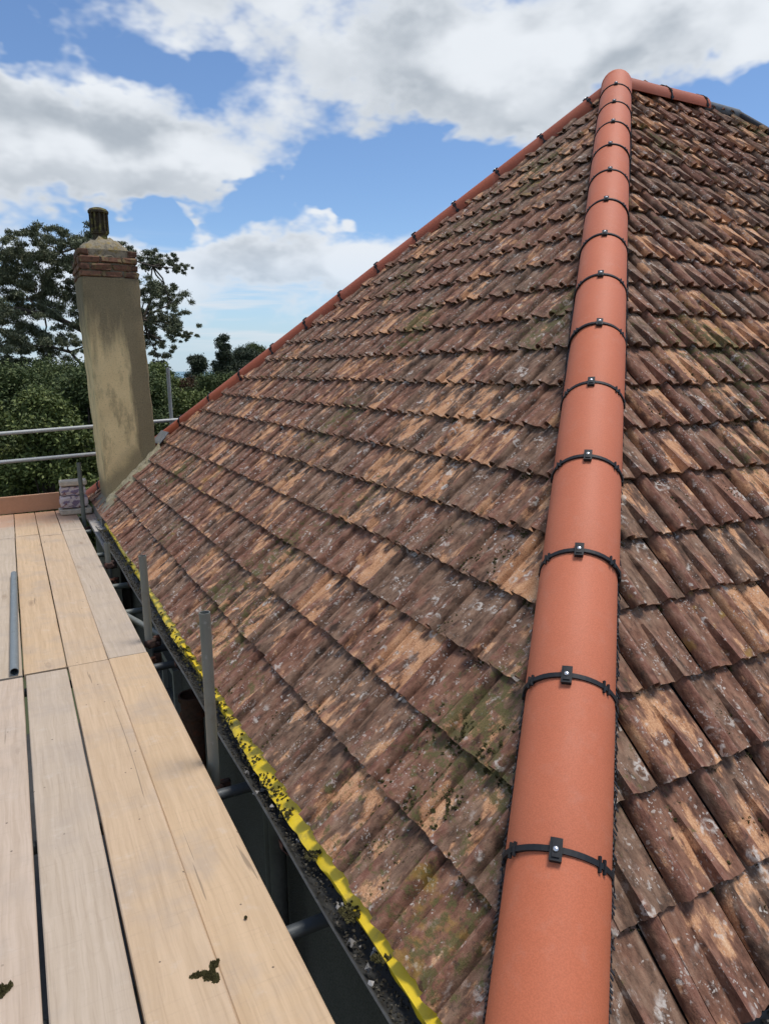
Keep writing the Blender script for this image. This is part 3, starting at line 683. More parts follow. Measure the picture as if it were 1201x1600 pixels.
# --- hip and ridge caps with their black union clips
RC = .135; HL = .509; H0 = .577; AX = -.012
def cap_mesh(L, seg=22):
    bm = bmesh.new(); rows = [0, .012, .5 * L, L]
    outer, inner = [], []
    for y in rows:
        rr = RC + .0025 * (1 - y / L) - (.003 if y == 0 else 0)
        outer.append([bm.verts.new((rr * math.sin(a), y, rr * math.cos(a))) for a in [R(-93 + 186 * i / seg) for i in range(seg + 1)]])
        inner.append([bm.verts.new(((rr - .013) * math.sin(a), y, (rr - .013) * math.cos(a))) for a in [R(-93 + 186 * i / seg) for i in range(seg + 1)]])
    for i in range(len(rows) - 1):
        for k in range(seg):
            bm.faces.new((outer[i][k], outer[i][k + 1], outer[i + 1][k + 1], outer[i + 1][k])); bm.faces.new((inner[i][k], inner[i + 1][k], inner[i + 1][k + 1], inner[i][k + 1]))
        for k in (0, seg): bm.faces.new((outer[i][k], outer[i + 1][k], inner[i + 1][k], inner[i][k]))
    for i in (0, -1):
        for k in range(seg): bm.faces.new((outer[i][k], outer[i][k + 1], inner[i][k + 1], inner[i][k]))
    bmesh.ops.recalc_face_normals(bm, faces=bm.faces)
    me = D.meshes.new('hip_tile'); bm.to_mesh(me); bm.free(); me.materials.append(M_HIP)
    me.polygons.foreach_set('use_smooth', [True] * len(me.polygons)); me.set_sharp_from_angle(angle=R(35)); return me
def clip_mesh():
    bm = bmesh.new(); seg = 26
    def band(a0, a1, y0, y1, r0, r1, n):
        A = [R(a0 + (a1 - a0) * i / n) for i in range(n + 1)]
        ring = [[bm.verts.new((r * math.sin(a), y, r * math.cos(a))) for r, y in ((r0, y0), (r1, y0), (r1, y1), (r0, y1))] for a in A]
        fs = []
        for i in range(n):
            for k in range(4): fs.append(bm.faces.new((ring[i][k], ring[i][(k + 1) % 4], ring[i + 1][(k + 1) % 4], ring[i + 1][k])))
        fs.append(bm.faces.new(ring[0])); fs.append(bm.faces.new(ring[-1])); bmesh.ops.recalc_face_normals(bm, faces=fs)
    band(-94, 94, -.0075, .0075, RC - .004, RC + .0072, seg)
    band(-6, 6, -.031, .026, RC + .002, RC + .015, 3)
    band(-3.6, 3.6, -.023, .018, RC + .013, RC + .0185, 2)
    for s in (-1, 1):
        c = s * 52
        band(c - 5, c - 2.6, -.020, .020, RC + .002, RC + .010, 1); band(c + 2.6, c + 5, -.018, .018, RC + .002, RC + .010, 1)
        band(c - 8, c + 8, -.0075, .0075, RC + .001, RC + .0075, 4)
        band(s * 84 - 4, s * 84 + 4, -.018, .018, RC, RC + .008, 1)
    nb = len(bm.faces)
    r_ = bmesh.ops.create_uvsphere(bm, u_segments=10, v_segments=6, radius=.0075)
    for q in r_['verts']: q.co = Vector((q.co.x, q.co.y - .004, q.co.z * .6 + RC + .0195))
    for f in {f for q in r_['verts'] for f in q.link_faces}: f.material_index = 1
    me = D.meshes.new('union_clip'); bm.to_mesh(me); bm.free(); me.materials.append(M_BLACK); me.materials.append(M_SCREW)
    return me
CAPS = {}; CLIP = clip_mesh()
def run_caps(name, A, d, length, first, drop=0.0, tint=(1, 1, 1)):
    """caps butted end to end along d from A, a union clip on every joint"""
    d = d.normalized(); e = d.cross(Vector((0, 0, 1))).normalized(); m = e.cross(d).normalized()
    s = -.015; i = 0
    while s < length - .02:
        L = first + .015 if i == 0 else HL
        L = min(L, length - s)
        key = round(L, 3)
        if key not in CAPS: CAPS[key] = cap_mesh(L - .004)
        jx = random.gauss(0, .0012); jm = random.gauss(0, .0007)
        B = Matrix(((e.x, d.x, m.x), (e.y, d.y, m.y), (e.z, d.z, m.z))) @ Matrix.Rotation(random.gauss(0, .0018), 3, 'X') @ Matrix.Rotation(random.gauss(0, .0035), 3, 'Z') @ Matrix.Rotation(random.gauss(0, .012), 3, 'Y')
        o = D.objects.new(name, CAPS[key]); link(o); o.parent = house; o.matrix_parent_inverse = Matrix.Translation(HOUSE_LOC).inverted()
        o.matrix_basis = Matrix.Translation(A + d * s + m * (AX - drop + jm) + e * jx) @ B.to_4x4()
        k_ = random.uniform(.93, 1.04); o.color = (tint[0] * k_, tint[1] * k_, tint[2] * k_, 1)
        if i > 0:
            c = D.objects.new('union_clip', CLIP); link(c); c.parent = o; c.matrix_basis = Matrix.Rotation(random.gauss(0, .03), 4, 'Y')
        s += L; i += 1
    return e, d, m
hd = Vector((1, 1, TT)); hlen = hd.length * DD
eh, dh, mh = run_caps('hip_tile', P00, hd, hlen - .06, H0)
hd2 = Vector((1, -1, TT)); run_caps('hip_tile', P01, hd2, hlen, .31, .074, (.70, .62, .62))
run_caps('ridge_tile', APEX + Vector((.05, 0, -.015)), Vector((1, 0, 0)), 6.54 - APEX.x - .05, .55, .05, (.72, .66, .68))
# rounded cap piece closing the apex
bm = bmesh.new(); bmesh.ops.create_uvsphere(bm, u_segments=28, v_segments=14, radius=RC + .004)
bmesh.ops.translate(bm, verts=bm.verts, vec=APEX + mh * AX - dh * .07); from_bm('apex_cap', bm, M_HIP, house, 60)
# stripped end of the ridge and the bare far hip: grey underlay roll over a batten
bm = bmesh.new(); tube(bm, [(6.56, APEX.y, APEX.z - .02), (RX1 + .02, APEX.y, APEX.z - .03)], .055, 12); from_bm('ridge_roll', bm, M_SLATEGREY, house, 50)
bm = bmesh.new(); tube(bm, [AP2 + Vector((0, 0, -.01)), P10 + Vector((0, 0, .02))], .035, 12); from_bm('ridge_roll', bm, M_COMB, house, 50)
# ventilating comb along both edges of the near hip (and the far one, seen from this side)
def comb(A, d, sides, length):
    d = d.normalized(); e = d.cross(Vector((0, 0, 1))).normalized(); m = e.cross(d).normalized()
    for sd in sides:
        bm = bmesh.new(); s = 0
        B = Matrix(((e.x, d.x, m.x), (e.y, d.y, m.y), (e.z, d.z, m.z)))
        drop = -(RC) * .55
        box(bm, A + d * (length / 2) + e * (sd * (RC - .006)) + m * (-.036), (.006, length, .075), B)
        n = int(length / .0135)
        for i in range(n):
            s = (i + .5) * .0135
            hgt = .028 + random.uniform(-.006, .006); lean = sd * random.uniform(.0, .35)
            box(bm, A + d * s + e * (sd * (RC + .003 + .005 * math.sin(s * 2.3) + random.uniform(-.002, .003))) + m * (-.056), (.003, .0062, hgt + .02), B @ Matrix.Rotation(-lean, 3, 'Y'))
        from_bm('vent_comb', bm, M_COMB, house)
comb(P00, hd, (-1, 1), hlen - .1); comb(P01, hd2, (-1,), hlen - .1)

# --- gutters, yellow eaves membrane
def gutter(pts_fn, a0, a1, name='gutter'):
    prof = []
    for i in range(11):
        a = math.pi * i / 10; prof.append((-.055 * math.cos(a), -.05 * math.sin(a)))
    prof = [(-.061, .004)] + prof + [(.061, .012)]
    inner = [(q[0] * .9, q[1] * .9 + .002) for q in prof[::-1]]
    ring = prof + inner; n = 40
    bm = bmesh.new(); R_ = [[bm.verts.new(pts_fn(a0 + (a1 - a0) * i / n, u, w + .006 * math.sin(i * .9))) for u, w in ring] for i in range(n + 1)]
    for i in range(n):
        for k in range(len(ring)): bm.faces.new((R_[i][k], R_[i][(k + 1) % len(ring)], R_[i + 1][(k + 1) % len(ring)], R_[i + 1][k]))
    bm.faces.new(R_[0]); bm.faces.new(R_[-1]); bmesh.ops.recalc_face_normals(bm, faces=bm.faces)
    return from_bm(name, bm, M_GUTTER, house, 40)
GX = XE - .04; GZ = ZE - .052
gutter(lambda s, u, w: (GX + u, s, GZ + w), Y0 - .10, 8.15)
gutter(lambda s, u, w: (s, Y0 - .04 + u, GZ + w), XE + .03, X1)
for yy in np.arange(1.25, 8.1, .9):
    bm = bmesh.new(); pr = [(-.064, .010), (-.060, -.020), (-.040, -.046), (0, -.058), (.040, -.046), (.060, -.02), (.085, .0)]
    ra = [[bm.verts.new((GX + u * k_, yy + dy_, GZ + w * k_)) for u, w in pr] for k_, dy_ in ((1.0, -.012), (1.0, .012), (1.07, .012), (1.07, -.012))]
    for q in range(4):
        for k in range(len(pr) - 1): bm.faces.new((ra[q][k], ra[q][k + 1], ra[(q + 1) % 4][k + 1], ra[(q + 1) % 4][k]))
    bmesh.ops.recalc_face_normals(bm, faces=bm.faces); from_bm('gutter_bracket', bm, M_IRON, house)
bm = bmesh.new()
n = 240; ring = []
for i in range(n + 1):
    y = Y0 - .02 + (8.12 - Y0) * i / n
    ed = .012 * math.sin(y * 3.1) + random.uniform(-.004, .004); bulge = .006 * math.sin(y * 1.7 + 1)
    wide = 1.0 if y < 4.4 else (.62 if y < 6 else .34)
    sec = [(XE + .05, ZE + .012), (XE + .005, ZE - .022), (XE - .024 * wide, ZE - .030 + bulge), (XE - .034 * wide - ed * wide, ZE - .047), (XE - .032 * wide - ed * wide, ZE - .050), (XE + .005, ZE - .027)]
    ring.append([bm.verts.new((x, y, z)) for x, z in sec])
for i in range(n):
    for k in range(len(sec)): bm.faces.new((ring[i][k], ring[i][(k + 1) % 6], ring[i + 1][(k + 1) % 6], ring[i + 1][k]))
bm.faces.new(ring[0]); bm.faces.new(ring[-1]); bmesh.ops.recalc_face_normals(bm, faces=bm.faces)
o = from_bm('eaves_membrane', bm, M_YELLOW, house, 50); o['label'] = 'bright yellow membrane strip hanging into the gutter'

# --- chimney
LEAN = -.033
CY0, CY1 = 8.70, 9.48
def cx(z): return LEAN * (z - CZ)                                   # sideways lean of the old stack
chx0, chx1 = .872, 1.478
def stack_bm(x0, x1, y0, y1, z0, z1, n=10, bev=.02, jit=.004):
    bm = bmesh.new(); rings = []; m_ = 7
    for i in range(n + 1):
        z = z0 + (z1 - z0) * i / n; c = cx(z); pts = []; w = .014 * math.sin(z * 3.1) + .008 * math.sin(z * 7.7 + 1)
        for (ax_, ay, bx, by) in ((x0, y0, x1, y0), (x1, y0, x1, y1), (x1, y1, x0, y1), (x0, y1, x0, y0)):
            for k in range(m_):
                f = (k + .5) / m_; f = bev + (1 - 2 * bev) * (k / (m_ - 1))
                pts.append((ax_ + (bx - ax_) * f + (w * .35 if k not in (0, m_ - 1) else 0), ay + (by - ay) * f))
        rings.append([bm.verts.new((x + c + random.gauss(0, jit), y + random.gauss(0, jit), z)) for x, y in pts])
    m_ = len(rings[0])
    for i in range(n):
        for k in range(m_): bm.faces.new((rings[i][k], rings[i][(k + 1) % m_], rings[i + 1][(k + 1) % m_], rings[i + 1][k]))
    bm.faces.new(rings[-1]); bm.faces.new(rings[0]); bmesh.ops.recalc_face_normals(bm, faces=bm.faces)
    return bm
chim = from_bm('chimney', stack_bm(chx0, chx1, CY0, CY1, 2.5, CZ + 1.03, 44), M_RENDER, house, 50)
chim['label'] = 'tall rendered chimney stack, stained grey, with brick top and clay pot'
def sub(name, bm, m, smooth=None):
    o = from_bm(name, bm, m, None, smooth); o.parent = chim; o.matrix_parent_inverse = Matrix(); return o
# breast below the eaves
bm = bmesh.new(); vv = box(bm, (.875, 8.85, 3.60), (.15, .95, 3.10))
for q in bm.verts:
    if q.co.z > 4: q.co.z = CZ - 1.60 + (.16 if q.co.x > .88 else 0)
sub('chimney_breast', bm, M_RENDER)
zb = CZ + 1.03
bm = stack_bm(chx0 + .02, chx1 - .02, CY0 + .02, CY1 - .02, zb - .02, zb + .30, 2); sub('mortar_core', bm, M_MORTAR)
bricks = []
for rw in range(4):
    z = zb + .037 + rw * .076; wob = .006 * (rw % 2)
    for face in range(4):
        ln = (chx1 - chx0) if face % 2 == 0 else (CY1 - CY0)
        s = -(.11 if rw % 2 else 0)
        while s < ln - .02:
            a, b = max(s, 0), min(s + .222, ln)
            if b - a > .05:
                l = b - a - .012; mid = (a + b) / 2; bm = bmesh.new(); pr = random.uniform(-.010, .004)
                if face == 0: c = (chx0 + mid + cx(z), CY0 + .04 - pr, z); sz = (l, .10, .062)
                elif face == 2: c = (chx0 + mid + cx(z), CY1 - .04 + pr, z); sz = (l, .10, .062)
                elif face == 1: c = (chx1 - .04 + pr + cx(z), CY0 + mid, z); sz = (.10, l - .004, .0615)
                else: c = (chx0 + .04 - pr + cx(z), CY0 + mid, z); sz = (.10, l - .004, .0615)
                if rw == 3 and random.random() < .35: bm.free(); s += .222; continue
                vv = box(bm, (0, 0, 0), sz, None, .009)
                for q in bm.verts: q.co += Vector((random.gauss(0, .0045), random.gauss(0, .0045), random.gauss(0, .004))); q.co = Matrix.Rotation(0.02 * (rw - 1.5), 3, 'Y') @ q.co + Vector(c)
                sub('brick', bm, M_BRICK)
            s += .222
# mortar flaunching (rough weathered mound)
bm = bmesh.new(); nx = 14; zt = zb + .27
gridv = []
for i in range(nx + 1):
    row = []
    for j in range(nx + 1):
        u, v = i / nx, j / nx; d = max(abs(u - .5), abs(v - .5)) * 2; rr = math.hypot(u - .5, v - .5) * 2
        h = .20 * max(0, 1 - rr * .85) ** .8 + .035 * (1 - d ** 3) + random.uniform(-.022, .024)
        row.append(bm.verts.new((chx0 + .012 + (chx1 - chx0 - .024) * u + cx(zt), CY0 + .012 + (CY1 - CY0 - .024) * v, zt + h - (.10 if d > .99 else 0))))
    gridv.append(row)
for i in range(nx):
    for j in range(nx): bm.faces.new((gridv[i][j], gridv[i + 1][j], gridv[i + 1][j + 1], gridv[i][j + 1]))
sub('flaunching', bm, M_MORTAR, 40)
# clay pot: collar, vented barrel, domed lid
pc = ((chx0 + chx1) / 2 + cx(zt + .3) - .005, (CY0 + CY1) / 2, zb + .44)
pot = bmesh.new()
lathe(pot, [(.0, -.06), (.086, -.06), (.090, .03), (.080, .04), (.080, .07), (.094, .075), (.098, .10), (.088, .105)], pc, 28)
lathe(pot, [(.076, .09), (.078, .30), (.068, .30)], pc, 28)
for k in range(12):
    a = 2 * math.pi * k / 12
    box(pot, (pc[0] + .091 * math.cos(a), pc[1] + .091 * math.sin(a), pc[2] + .20), (.024, .018, .215), Matrix.Rotation(a, 3, 'Z'))
lathe(pot, [(.088, .30), (.111, .302), (.113, .325), (.092, .348), (.052, .362), (.0, .366)], pc, 28)
sub('chimney_pot', pot, M_POT, 40)
# cement fillet where the stack meets the slope, and a lead scrap on its far side
bm = bmesh.new(); n = 16; rg = []
for i in range(n + 1):
    f = i / n; x = chx0 - .03 + (chx1 - chx0 + .06) * f; z = ZE + (x - XE) * TT; c = cx(z); wb = random.uniform(-.012, .012)
    rg.append([bm.verts.new((x + c, CY0 - .005, z + .115 + wb)), bm.verts.new((x + c, CY0 - .045, z + .075 + wb)), bm.verts.new((x + c + .01, CY0 - .10 + wb, z + .020)), bm.verts.new((x + c, CY0 + .03, z - .03))])
for i in range(n):
    for k in range(4): bm.faces.new((rg[i][k], rg[i][(k + 1) % 4], rg[i + 1][(k + 1) % 4], rg[i + 1][k]))
bmesh.ops.recalc_face_normals(bm, faces=bm.faces); sub('cement_fillet', bm, M_FILLET, 50)
bm = bmesh.new(); B = Matrix.Rotation(-TH, 3, 'Y')
vv = box(bm, (1.60, 8.92, ZE + (1.60 - XE) * TT + .075), (.19, .16, .012), B @ Matrix.Rotation(.35, 3, 'X') @ Matrix.Rotation(.2, 3, 'Z'), .003); sub('lead_flashing', bm, M_LEAD)

# ------------------------------------------------------------------ moss tufts on the roof and rubbish in the gutter
def tuft_verts(c, B, r, n, hgt):
    """small cushion of short blades and lumps"""
    out_v, out_f = [], []
    for _ in range(n):
        a = random.random() * 2 * math.pi; q = r * math.sqrt(random.random()); s = random.uniform(.0025, .0055)
        p = Vector((q * math.cos(a), q * math.sin(a) * .8, 0)); h = hgt * (1 - .7 * (q / r) ** 2) * random.uniform(.5, 1.2)
        b = len(out_v); an = random.random() * 6.28
        pts = [p + Vector((s * math.cos(an + t_), s * math.sin(an + t_), -.004)) for t_ in (0, 1.57, 3.14, 4.71)] + [p + Vector((random.gauss(0, s * .5), random.gauss(0, s * .5), h))]
        out_v += [c + B @ x for x in pts]; out_f += [(b, b + 1, b + 4), (b + 1, b + 2, b + 4), (b + 2, b + 3, b + 4), (b + 3, b, b + 4)]
    return out_v, out_f
BL = Matrix(((0, CT, -ST), (-1, 0, 0), (0, ST, CT))); BR = Matrix(((1, 0, 0), (0, CT, -ST), (0, ST, CT)))
mv, mf = [], []
def add_tuft(side, s, v, r, n, hgt=.018):
    if side == 'L': c = Vector((XE, s, ZE)) + Vector((CT, 0, ST)) * v + nL * (-.034 + .034 * (1 - (v % G) / TLEN) + .002); B = BL
    else: c = Vector((s, Y0, ZE)) + Vector((0, CT, ST)) * v + nR * (-.034 + .034 * (1 - (v % G) / TLEN) + .002); B = BR
    a, f = tuft_verts(c, B, r, n, hgt); b = len(mv); mv.extend(a); mf.extend([tuple(b + q for q in x) for x in f])
for s, v, r in [(1.84, .169, .10), (1.71, .233, .07), (1.64, .364, .06), (2.3, 1.194, .075), (2.36, 1.14, .05), (1.74, .421, .06), (2.01, .507, .06), (2.75, .122, .06), (2.53, .209, .06), (3.31, .106, .05), (2.95, 1.202, .05), (2.72, 1.261, .05), (3.77, 1.244, .05), (1.93, .255, .07), (2.51, .522, .05), (1.71, .608, .05), (1.81, .579, .05), (2.27, .831, .05), (2.58, .7, .05)]:
    for _ in range(int(800 * r)): add_tuft('L', s + random.gauss(0, r * .7), v + random.gauss(0, r * .9), random.uniform(.02, .1) ** 2, 6, .005)
for s, v, r in [(2.0, .738, .06), (1.73, .216, .055), (1.62, .475, .03), (1.86, .395, .04), (3.09, 2.229, .09), (3.25, 2.274, .09), (3.67, 3.11, .10), (3.7, 2.869, .09), (3.5, 2.269, .10), (2.83, 1.579, .04), (2.49, 1.545, .04), (2.71, 2.064, .05)]:
    for _ in range(int(350 * r)): add_tuft('R', s + random.gauss(0, r * .7), v + random.gauss(0, r * .9), random.uniform(.02, .1) ** 2, 6, .005)
for k in range(1, 15):                                           # thin lines of moss caught under the tile tails
    for _ in range(26):
        add_tuft('L', min(Y0 + k * G * CT + .2 + random.random() ** 1.6 * 4.5, Y1 - k * G * CT - .3 - random.random()), k * G - random.uniform(.002, .018), random.uniform(.010, .028), 12, .010)
        if k < 12: add_tuft('R', XE + k * G * CT + .2 + random.random() ** 1.3 * 3.0, k * G - random.uniform(.002, .018), random.uniform(.010, .025), 10, .010)
# cushions hanging over the eaves
def eave_tuft(y, r, n, h, dx=0.0, dz=0.0):
    a, f = tuft_verts(Vector((XE - .012 + dx, y, ZE - .010 + dz)), Matrix.Rotation(-.5, 3, 'Y'), r, n, h); b = len(mv); mv.extend(a); mf.extend([tuple(b + q for q in x) for x in f])
y = 1.85
while y < 8.0:
    y += random.uniform(.05, .26) if 2.2 < y < 4.4 else random.uniform(.15, .45) if y < 2.3 else random.uniform(.2, .7)
    for _ in range(random.randint(8, 30)):
        eave_tuft(y + random.gauss(0, .030), random.uniform(.002, .007), 7, .006, random.uniform(-.05, .010), random.uniform(-.026, -.008))
for y in (1.70, 1.715, 1.52, 1.735, 2.02):
    for _ in range(22): eave_tuft(y + random.gauss(0, .012), random.uniform(.002, .006), 7, .006, random.uniform(-.05, 0), random.uniform(-.026, -.012))
me = D.meshes.new('roof_moss'); me.from_pydata([q[:] for q in mv], [], mf)
tag(from_me('roof_moss', me, M_MOSS), 'brown green moss tufts growing over the roof tiles and eaves', 'moss', kind='stuff')

cv, cf, cr = [], [], []
def crumb(c, s, val):
    b = len(cv); n_ = 6
    o = [Vector((1, 0, 0)), Vector((-1, 0, 0)), Vector((0, 1, 0)), Vector((0, -1, 0)), Vector((0, 0, 1)), Vector((0, 0, -1))]
    B = Matrix.Rotation(random.random() * 6, 3, 'Z') @ Matrix.Rotation(random.random() * 6, 3, 'X')
    for q in o: cv.append((Vector(c) + B @ (q * s * random.uniform(.5, 1.3)))[:])
    for f in ((0, 2, 4), (2, 1, 4), (1, 3, 4), (3, 0, 4), (2, 0, 5), (1, 2, 5), (3, 1, 5), (0, 3, 5)): cf.append(tuple(b + x for x in f)); cr.append(val)
for _ in range(3600):
    y = Y0 - .08 + (8.1 - Y0) * random.random() ** 1.5; u = random.uniform(-.048, .05)
    val = random.random() ** 1.5 * .72; s = random.uniform(.002, .007)
    if y < 2.9 and random.random() < .022: val = random.uniform(.78, .95); s = random.uniform(.006, .016)
    crumb((GX + u, y, GZ - .030 + .026 * (abs(u) / .05) ** 2 + random.uniform(0, .022) + .008 * math.sin(y * 4)), s, val)
for _ in range(900):
    u = random.uniform(-.048, .05); crumb((random.uniform(XE + .05, 4.5), Y0 - .04 + u, GZ - .026 + .026 * (abs(u) / .05) ** 2 + random.uniform(0, .018)), random.uniform(.003, .009), random.random() ** 1.3 * .8)
me = D.meshes.new('gutter_debris'); me.from_pydata(cv, [], cf); a = me.attributes.new('lrnd', 'FLOAT', 'FACE'); a.data.foreach_set('value', cr)
tag(from_me('gutter_debris', me, M_CRUMB), 'mortar crumbs, dirt and pale chips lying in the gutter', 'debris', kind='stuff')

# rusty soil pipe with an open socket, standing in the gap under the gutter
sp = empty('soil_pipe', (.82, 4.13, 0)); tag(sp, 'rusty cast iron pipe with an open socket in the gap beside the boards', 'pipe')
zt_ = CZ - 1.95; bm = bmesh.new(); lathe(bm, [(.062, -4.75), (.062, -.14)], (.82, 4.13, zt_), 24); from_bm('pipe', bm, M_IRON, sp, 40)
bm = bmesh.new(); lathe(bm, [(.060, -.16), (.078, -.14), (.078, -.115), (.070, -.105), (.070, -.035), (.083, -.03), (.083, .0), (.070, .0), (.066, -.12), (.04, -.2), (.0, -.2)], (.82, 4.13, zt_), 28); from_bm('socket', bm, M_IRON, sp, 40)

# ------------------------------------------------------------------ scaffold
scf = empty('scaffold', (.2, 5, 0)); tag(scf, 'tube and coupler scaffold carrying the board walkway beside the roof', 'scaffold')
TR = .0242
def steel(name, pts, col=(.17, .18, .165), hollow=.84, r=TR):
    bm = bmesh.new(); tube(bm, pts, r, 18, True, hollow); o = from_bm(name, bm, M_STEEL, scf, 40); o.color = (*col, 1); return o
SX = .652
for y, top, c in ((2.90, CZ - 1.010, (.23, .235, .205)), (4.53, CZ - 1.14, (.24, .245, .21)), (6.58, CZ - 1.50, (.21, .22, .19)), (8.86, CZ - 1.03, (.13, .145, .125))):
    steel('standard', [(SX, y + .01, 0), (SX, y, top)], c)
for x, y in ((-1.0, 2.9), (-1.0, 6.58), (-1.0, 9.9)): steel('standard', [(x, y, 0), (x, y, ZB - .10)])
zt2 = ZB - .085
for y, x1 in ((1.90, 1.06), (2.765, 1.06), (4.285, 1.05), (4.60, 1.05), (5.44, 1.0), (6.20, 1.0), (7.4, .98), (8.6, .70), (9.45, .70)):
    steel('transom', [(-1.15, y, zt2 - .012 + .004 * math.sin(y * 9)), (x1, y + .01, zt2 - .012 + .004 * math.sin(y * 5))], (.085, .095, .10) if y < 5 else (.20, .22, .20))
steel('ledger', [(.48, 1.2, zt2 - .065), (.48, 9.8, zt2 - .065)], (.10, .105, .10)); steel('ledger', [(-1.05, 0, zt2 - .065), (-1.05, 9.9, zt2 - .065)])
# end guard rails beyond the platform and their posts
steel('guard_rail', [(-1.9, 9.78, CZ - .80), (2.06, 10.0, CZ - .655)], (.50, .51, .50)); steel('guard_rail', [(-1.9, 9.78, CZ - 1.135), (2.06, 10.0, CZ - 1.02)], (.50, .51, .50))
steel('standard', [(1.985, 10.055, 0), (1.965, 10.055, CZ + .05)], (.42, .43, .42))
def coupler(c, ax):
    bm = bmesh.new(); B = Matrix.Rotation(ax, 3, 'Z')
    box(bm, c, (.072, .062, .058), B, .010); box(bm, Vector(c) + B @ Vector((.045, 0, 0)), (.05, .03, .075), B, .006)
    tube(bm, [Vector(c) + B @ Vector((.03, -.05, 0)), Vector(c) + B @ Vector((.03, .05, 0))], .009, 8)
    for sy in (-.052, .052): box(bm, Vector(c) + B @ Vector((.03, sy, 0)), (.018, .012, .018), B, .003)
    o = from_bm('coupler', bm, M_IRON, scf, 40)
for c, a in (((SX, 2.90, zt2 - .06), 0), ((SX, 4.53, zt2 - .05), 0), ((SX + .01, 4.53, ZB - .02), .4), ((SX, 6.58, ZB + .0), .2), ((SX, 6.50, zt2 - .05), 0), ((SX, 8.86, zt2 - .04), 0)): coupler(c, a)
# the small tube running from the boards to the second post, clamped by a coupler
steel('transom', [(.56, 5.40, ZB - .046), (.80, 4.50, ZB - .03)], (.24, .25, .22), .84, .022)

# ------------------------------------------------------------------ scaffold boards (each lies loose on the tubes)
S1 = -.0774; BW = .229
NEW = (.60, .43, .27); NEW2 = (.58, .425, .28); GREY = (.52, .42, .32); GREY2 = (.53, .43, .325); PINK = (.55, .435, .335)
def board(xl, y0, y1, col, label, w=.2225, th=.038, z=None, rot=0.0, notch=None):
    L = y1 - y0; bm = bmesh.new(); n = 14; rows = []
    tw = random.gauss(0, .0015); bow = random.gauss(0, .003); ebow = random.gauss(0, .0012)
    for i in range(n + 1):
        y = -L / 2 + L * i / n; q = math.sin(math.pi * i / n); bz = bow * q; bx = ebow * q
        e = .004
        prof = [(-w / 2 + e, 0), (w / 2 - e, 0), (w / 2, -e), (w / 2, -th + e), (w / 2 - e, -th), (-w / 2 + e, -th), (-w / 2, -th + e), (-w / 2, -e)]
        rows.append([bm.verts.new((x + bx + random.gauss(0, .0005), y, z_ + bz + tw * (x / w) * (i / n - .5) * 2)) for x, z_ in prof])
    for i in range(n):
        for k in range(8): bm.faces.new((rows[i][k], rows[i][(k + 1) % 8], rows[i + 1][(k + 1) % 8], rows[i + 1][k]))
    bm.faces.new(rows[0]); bm.faces.new(rows[-1]); bmesh.ops.recalc_face_normals(bm, faces=bm.faces)
    o = from_bm('scaffold_board', bm, M_WOOD, None, 30)
    o.location = (xl + BW / 2, (y0 + y1) / 2, ZB if z is None else z); o.rotation_euler = (0, 0, rot); o.color = (*col, 1)
    tag(o, label, 'board', 'boards of the scaffold walkway'); return o
J = 4.325
cols = [S1 - BW, S1, S1 + BW, S1 + 2 * BW]
board(cols[0] - .002, J - 3.9, J - .03, PINK, 'weathered pinkish board at the lower left edge')
board(cols[1] + .004, J - 3.9, J - .02, GREY, 'grey weathered near board between two dark gaps', w=.2165)
board(cols[2] + .004, J - 3.9, J, NEW2, 'pale yellowish near board right of the grey one', w=.2215)
board(cols[3] + .001, J - 3.9, J + .01, NEW, 'pale yellowish near board along the roof side edge', w=.2265)
board(cols[0] - .003, J + .0, 8.2, GREY2, 'greyish board under the loose steel tube')
board(cols[1], J + .006, 8.25, NEW, 'pale new board right of the loose steel tube', w=.2255)
board(cols[2] + .001, J + .006, 8.15, NEW2, 'pale middle board between new board and grey roof-side board', w=.2245)
board(cols[3], J + .016, 8.3, GREY, 'grey weathered board on the roof side beyond the joint', w=.2255)
far = [('at the left', GREY2), ('second from the left', NEW), ('third from the left', NEW2), ('nearest the chimney', GREY)]
for i, (nm, c) in enumerate(far):
    board(cols[i], (8.21, 8.26, 8.16, 8.31)[i], 9.62, c, 'short dusty end board in front of the toe board, ' + nm)
board(cols[0] - BW - .004, J - 3.9, J - .05, GREY, 'weathered board beyond the pinkish one, out at the left'); board(cols[0] - BW - .004, J - .04, 8.1, NEW2, 'board beyond the tube, out at the far left')
board(cols[0] - BW - .004, 8.12, 9.62, NEW2, 'short end board out at the far left')
board(.668, 7.25, 9.35, (.44, .41, .37), 'short grey infill board between walkway and chimney', w=.165, z=ZB - .012, rot=.0)
# toe board standing on edge at the end
bm = bmesh.new(); box(bm, (0, 0, 0), (1.7, .038, .212), None, .004); o = from_bm('toe_board', bm, M_WOOD); o.color = (.52, .34, .22, 1)
o.location = (-.395, 9.65, ZB + .108); o.rotation_euler = (R(2), -.012, R(2)); tag(o, 'orange stained toe board on edge at the walkway end', 'board')

# loose tube on the boards
bm = bmesh.new(); tube(bm, [(0, -1.13, 0), (0, 1.13, 0)], .0245, 22, True, .86); o = from_bm('steel_tube', bm, M_STEEL, None, 40)
o.location = (-.112, 5.46, ZB + .0255); o.rotation_euler = (0, 0, R(-.5)); o.color = (.24, .27, .28, 1); tag(o, 'short grey steel tube lying loose on the boards', 'tube')

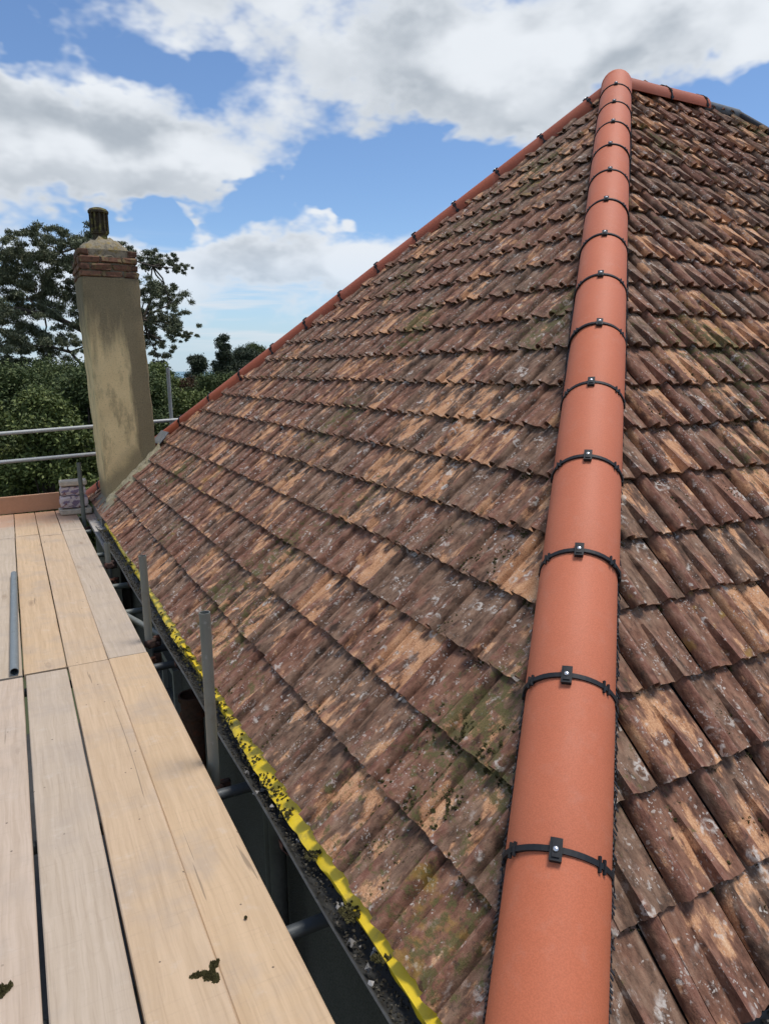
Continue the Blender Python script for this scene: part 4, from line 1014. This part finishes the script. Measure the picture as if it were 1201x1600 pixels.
# bags and blocks at the end
def bag_fn(t, setp):
    g = t.new('ShaderNodeTexCoord').outputs['Object']
    n = t.noise(g, 9, 4, .6, 1.2); s = t.ss(n, .50, .54); n2 = t.ss(t.noise(t.v('ADD', g, (3, 1, 2)), 13, 3, .5, 1.0), .60, .64)
    c = t.mix(s, (.62, .50, .46), (.24, .17, .24)); c = t.mix(n2, c, (.24, .10, .10))
    setp(Base_Color=c, Roughness=.38, Normal=t.bump(t.noise(g, 18, 5, .6), .5, .02))
M_BAG = mat('printed_bag', bag_fn)
M_BLOCK = flat('pale_stone_block', (.60, .50, .38), .85, nz=.25, scale=30)
def pillow(name, c, s, m, label, cat, rz=0, bul=.12, grp=None):
    bm = bmesh.new(); bmesh.ops.create_cube(bm, size=1); bmesh.ops.subdivide_edges(bm, edges=bm.edges[:], cuts=7, use_grid_fill=True)
    for q in bm.verts:
        x, y, z = q.co * 2
        k = 1 - bul * (x * x * y * y + .6 * (x ** 4 + y ** 4) * .5)
        q.co = Vector((x * (1 - bul * z * z * .5), y * (1 - bul * z * z * .5), z * k + .05 * math.sin(5 * x + 3 * y))) * .5
        q.co = Vector((q.co.x * s[0] + random.gauss(0, .003), q.co.y * s[1] + random.gauss(0, .003), q.co.z * s[2] + random.gauss(0, .002)))
    o = from_bm(name, bm, m, None, 70); o.location = c; o.rotation_euler = (0, 0, rz); tag(o, label, cat, grp); return o
def block(c, s, label, rz=0):
    bm = bmesh.new(); box(bm, (0, 0, 0), s, None, .012)
    for q in bm.verts: q.co += Vector((random.gauss(0, .003),) * 3)
    o = from_bm('stone_block', bm, M_BLOCK, None, 30); o.location = c; o.rotation_euler = (0, 0, rz); tag(o, label, 'block', 'pale blocks stacked with the printed bags')
block((.60, 9.32, ZB + .040), (.36, .22, .070), 'pale slab under the printed bags beside the post', .05)
pillow('cement_bag', (.59, 9.33, ZB + .155), (.31, .20, .150), M_BAG, 'plump printed bag on the lower pale slab', 'bag', .03, .16, 'printed bags at the walkway end')
pillow('cement_bag', (.59, 9.34, ZB + .288), (.29, .19, .105), M_BAG, 'flatter printed bag under the upper pale slab', 'bag', -.04, .14, 'printed bags at the walkway end')
block((.60, 9.33, ZB + .385), (.31, .20, .062), 'pale slab on top of the printed bags', -.03)

# clods of moss dropped on the boards
def clod(c, r, label, n=110, seed=3):
    random.seed(seed); vs_, fs_ = [], []
    for arm in range(4):
        ang = random.uniform(0, 6.28); p = Vector((random.gauss(0, r * .3), random.gauss(0, r * .2), .003))
        for st_ in range(26):
            ang += random.gauss(0, .45); p = p + Vector((math.cos(ang), math.sin(ang) * .7, 0)) * r * .085
            a, f = tuft_verts(p + Vector((random.gauss(0, .003), random.gauss(0, .003), 0)), Matrix(), random.uniform(.004, .009), 9, random.uniform(.005, .013)); b = len(vs_); vs_ += [q[:] for q in a]; fs_ += [tuple(b + q for q in x) for x in f]
    me = D.meshes.new('moss_clod'); me.from_pydata(vs_, [], fs_); o = from_me('moss_clod', me, M_MOSS); o.location = c; tag(o, label, 'moss')
clod((.350, 1.775, ZB + .001), .021, 'brown moss clod lying on a pale board seam near the bottom', seed=5); clod((-.20, 1.97, ZB + .001), .026, 'dark moss clod on the pinkish board at the left edge', seed=8)
bm = bmesh.new()
r_ = bmesh.ops.create_uvsphere(bm, u_segments=8, v_segments=5, radius=.006); o = from_bm('grit', bm, M_MOSS); o.location = (.505, 1.93, ZB + .002); tag(o, 'tiny dark grit speck on the roof side near board', 'grit')
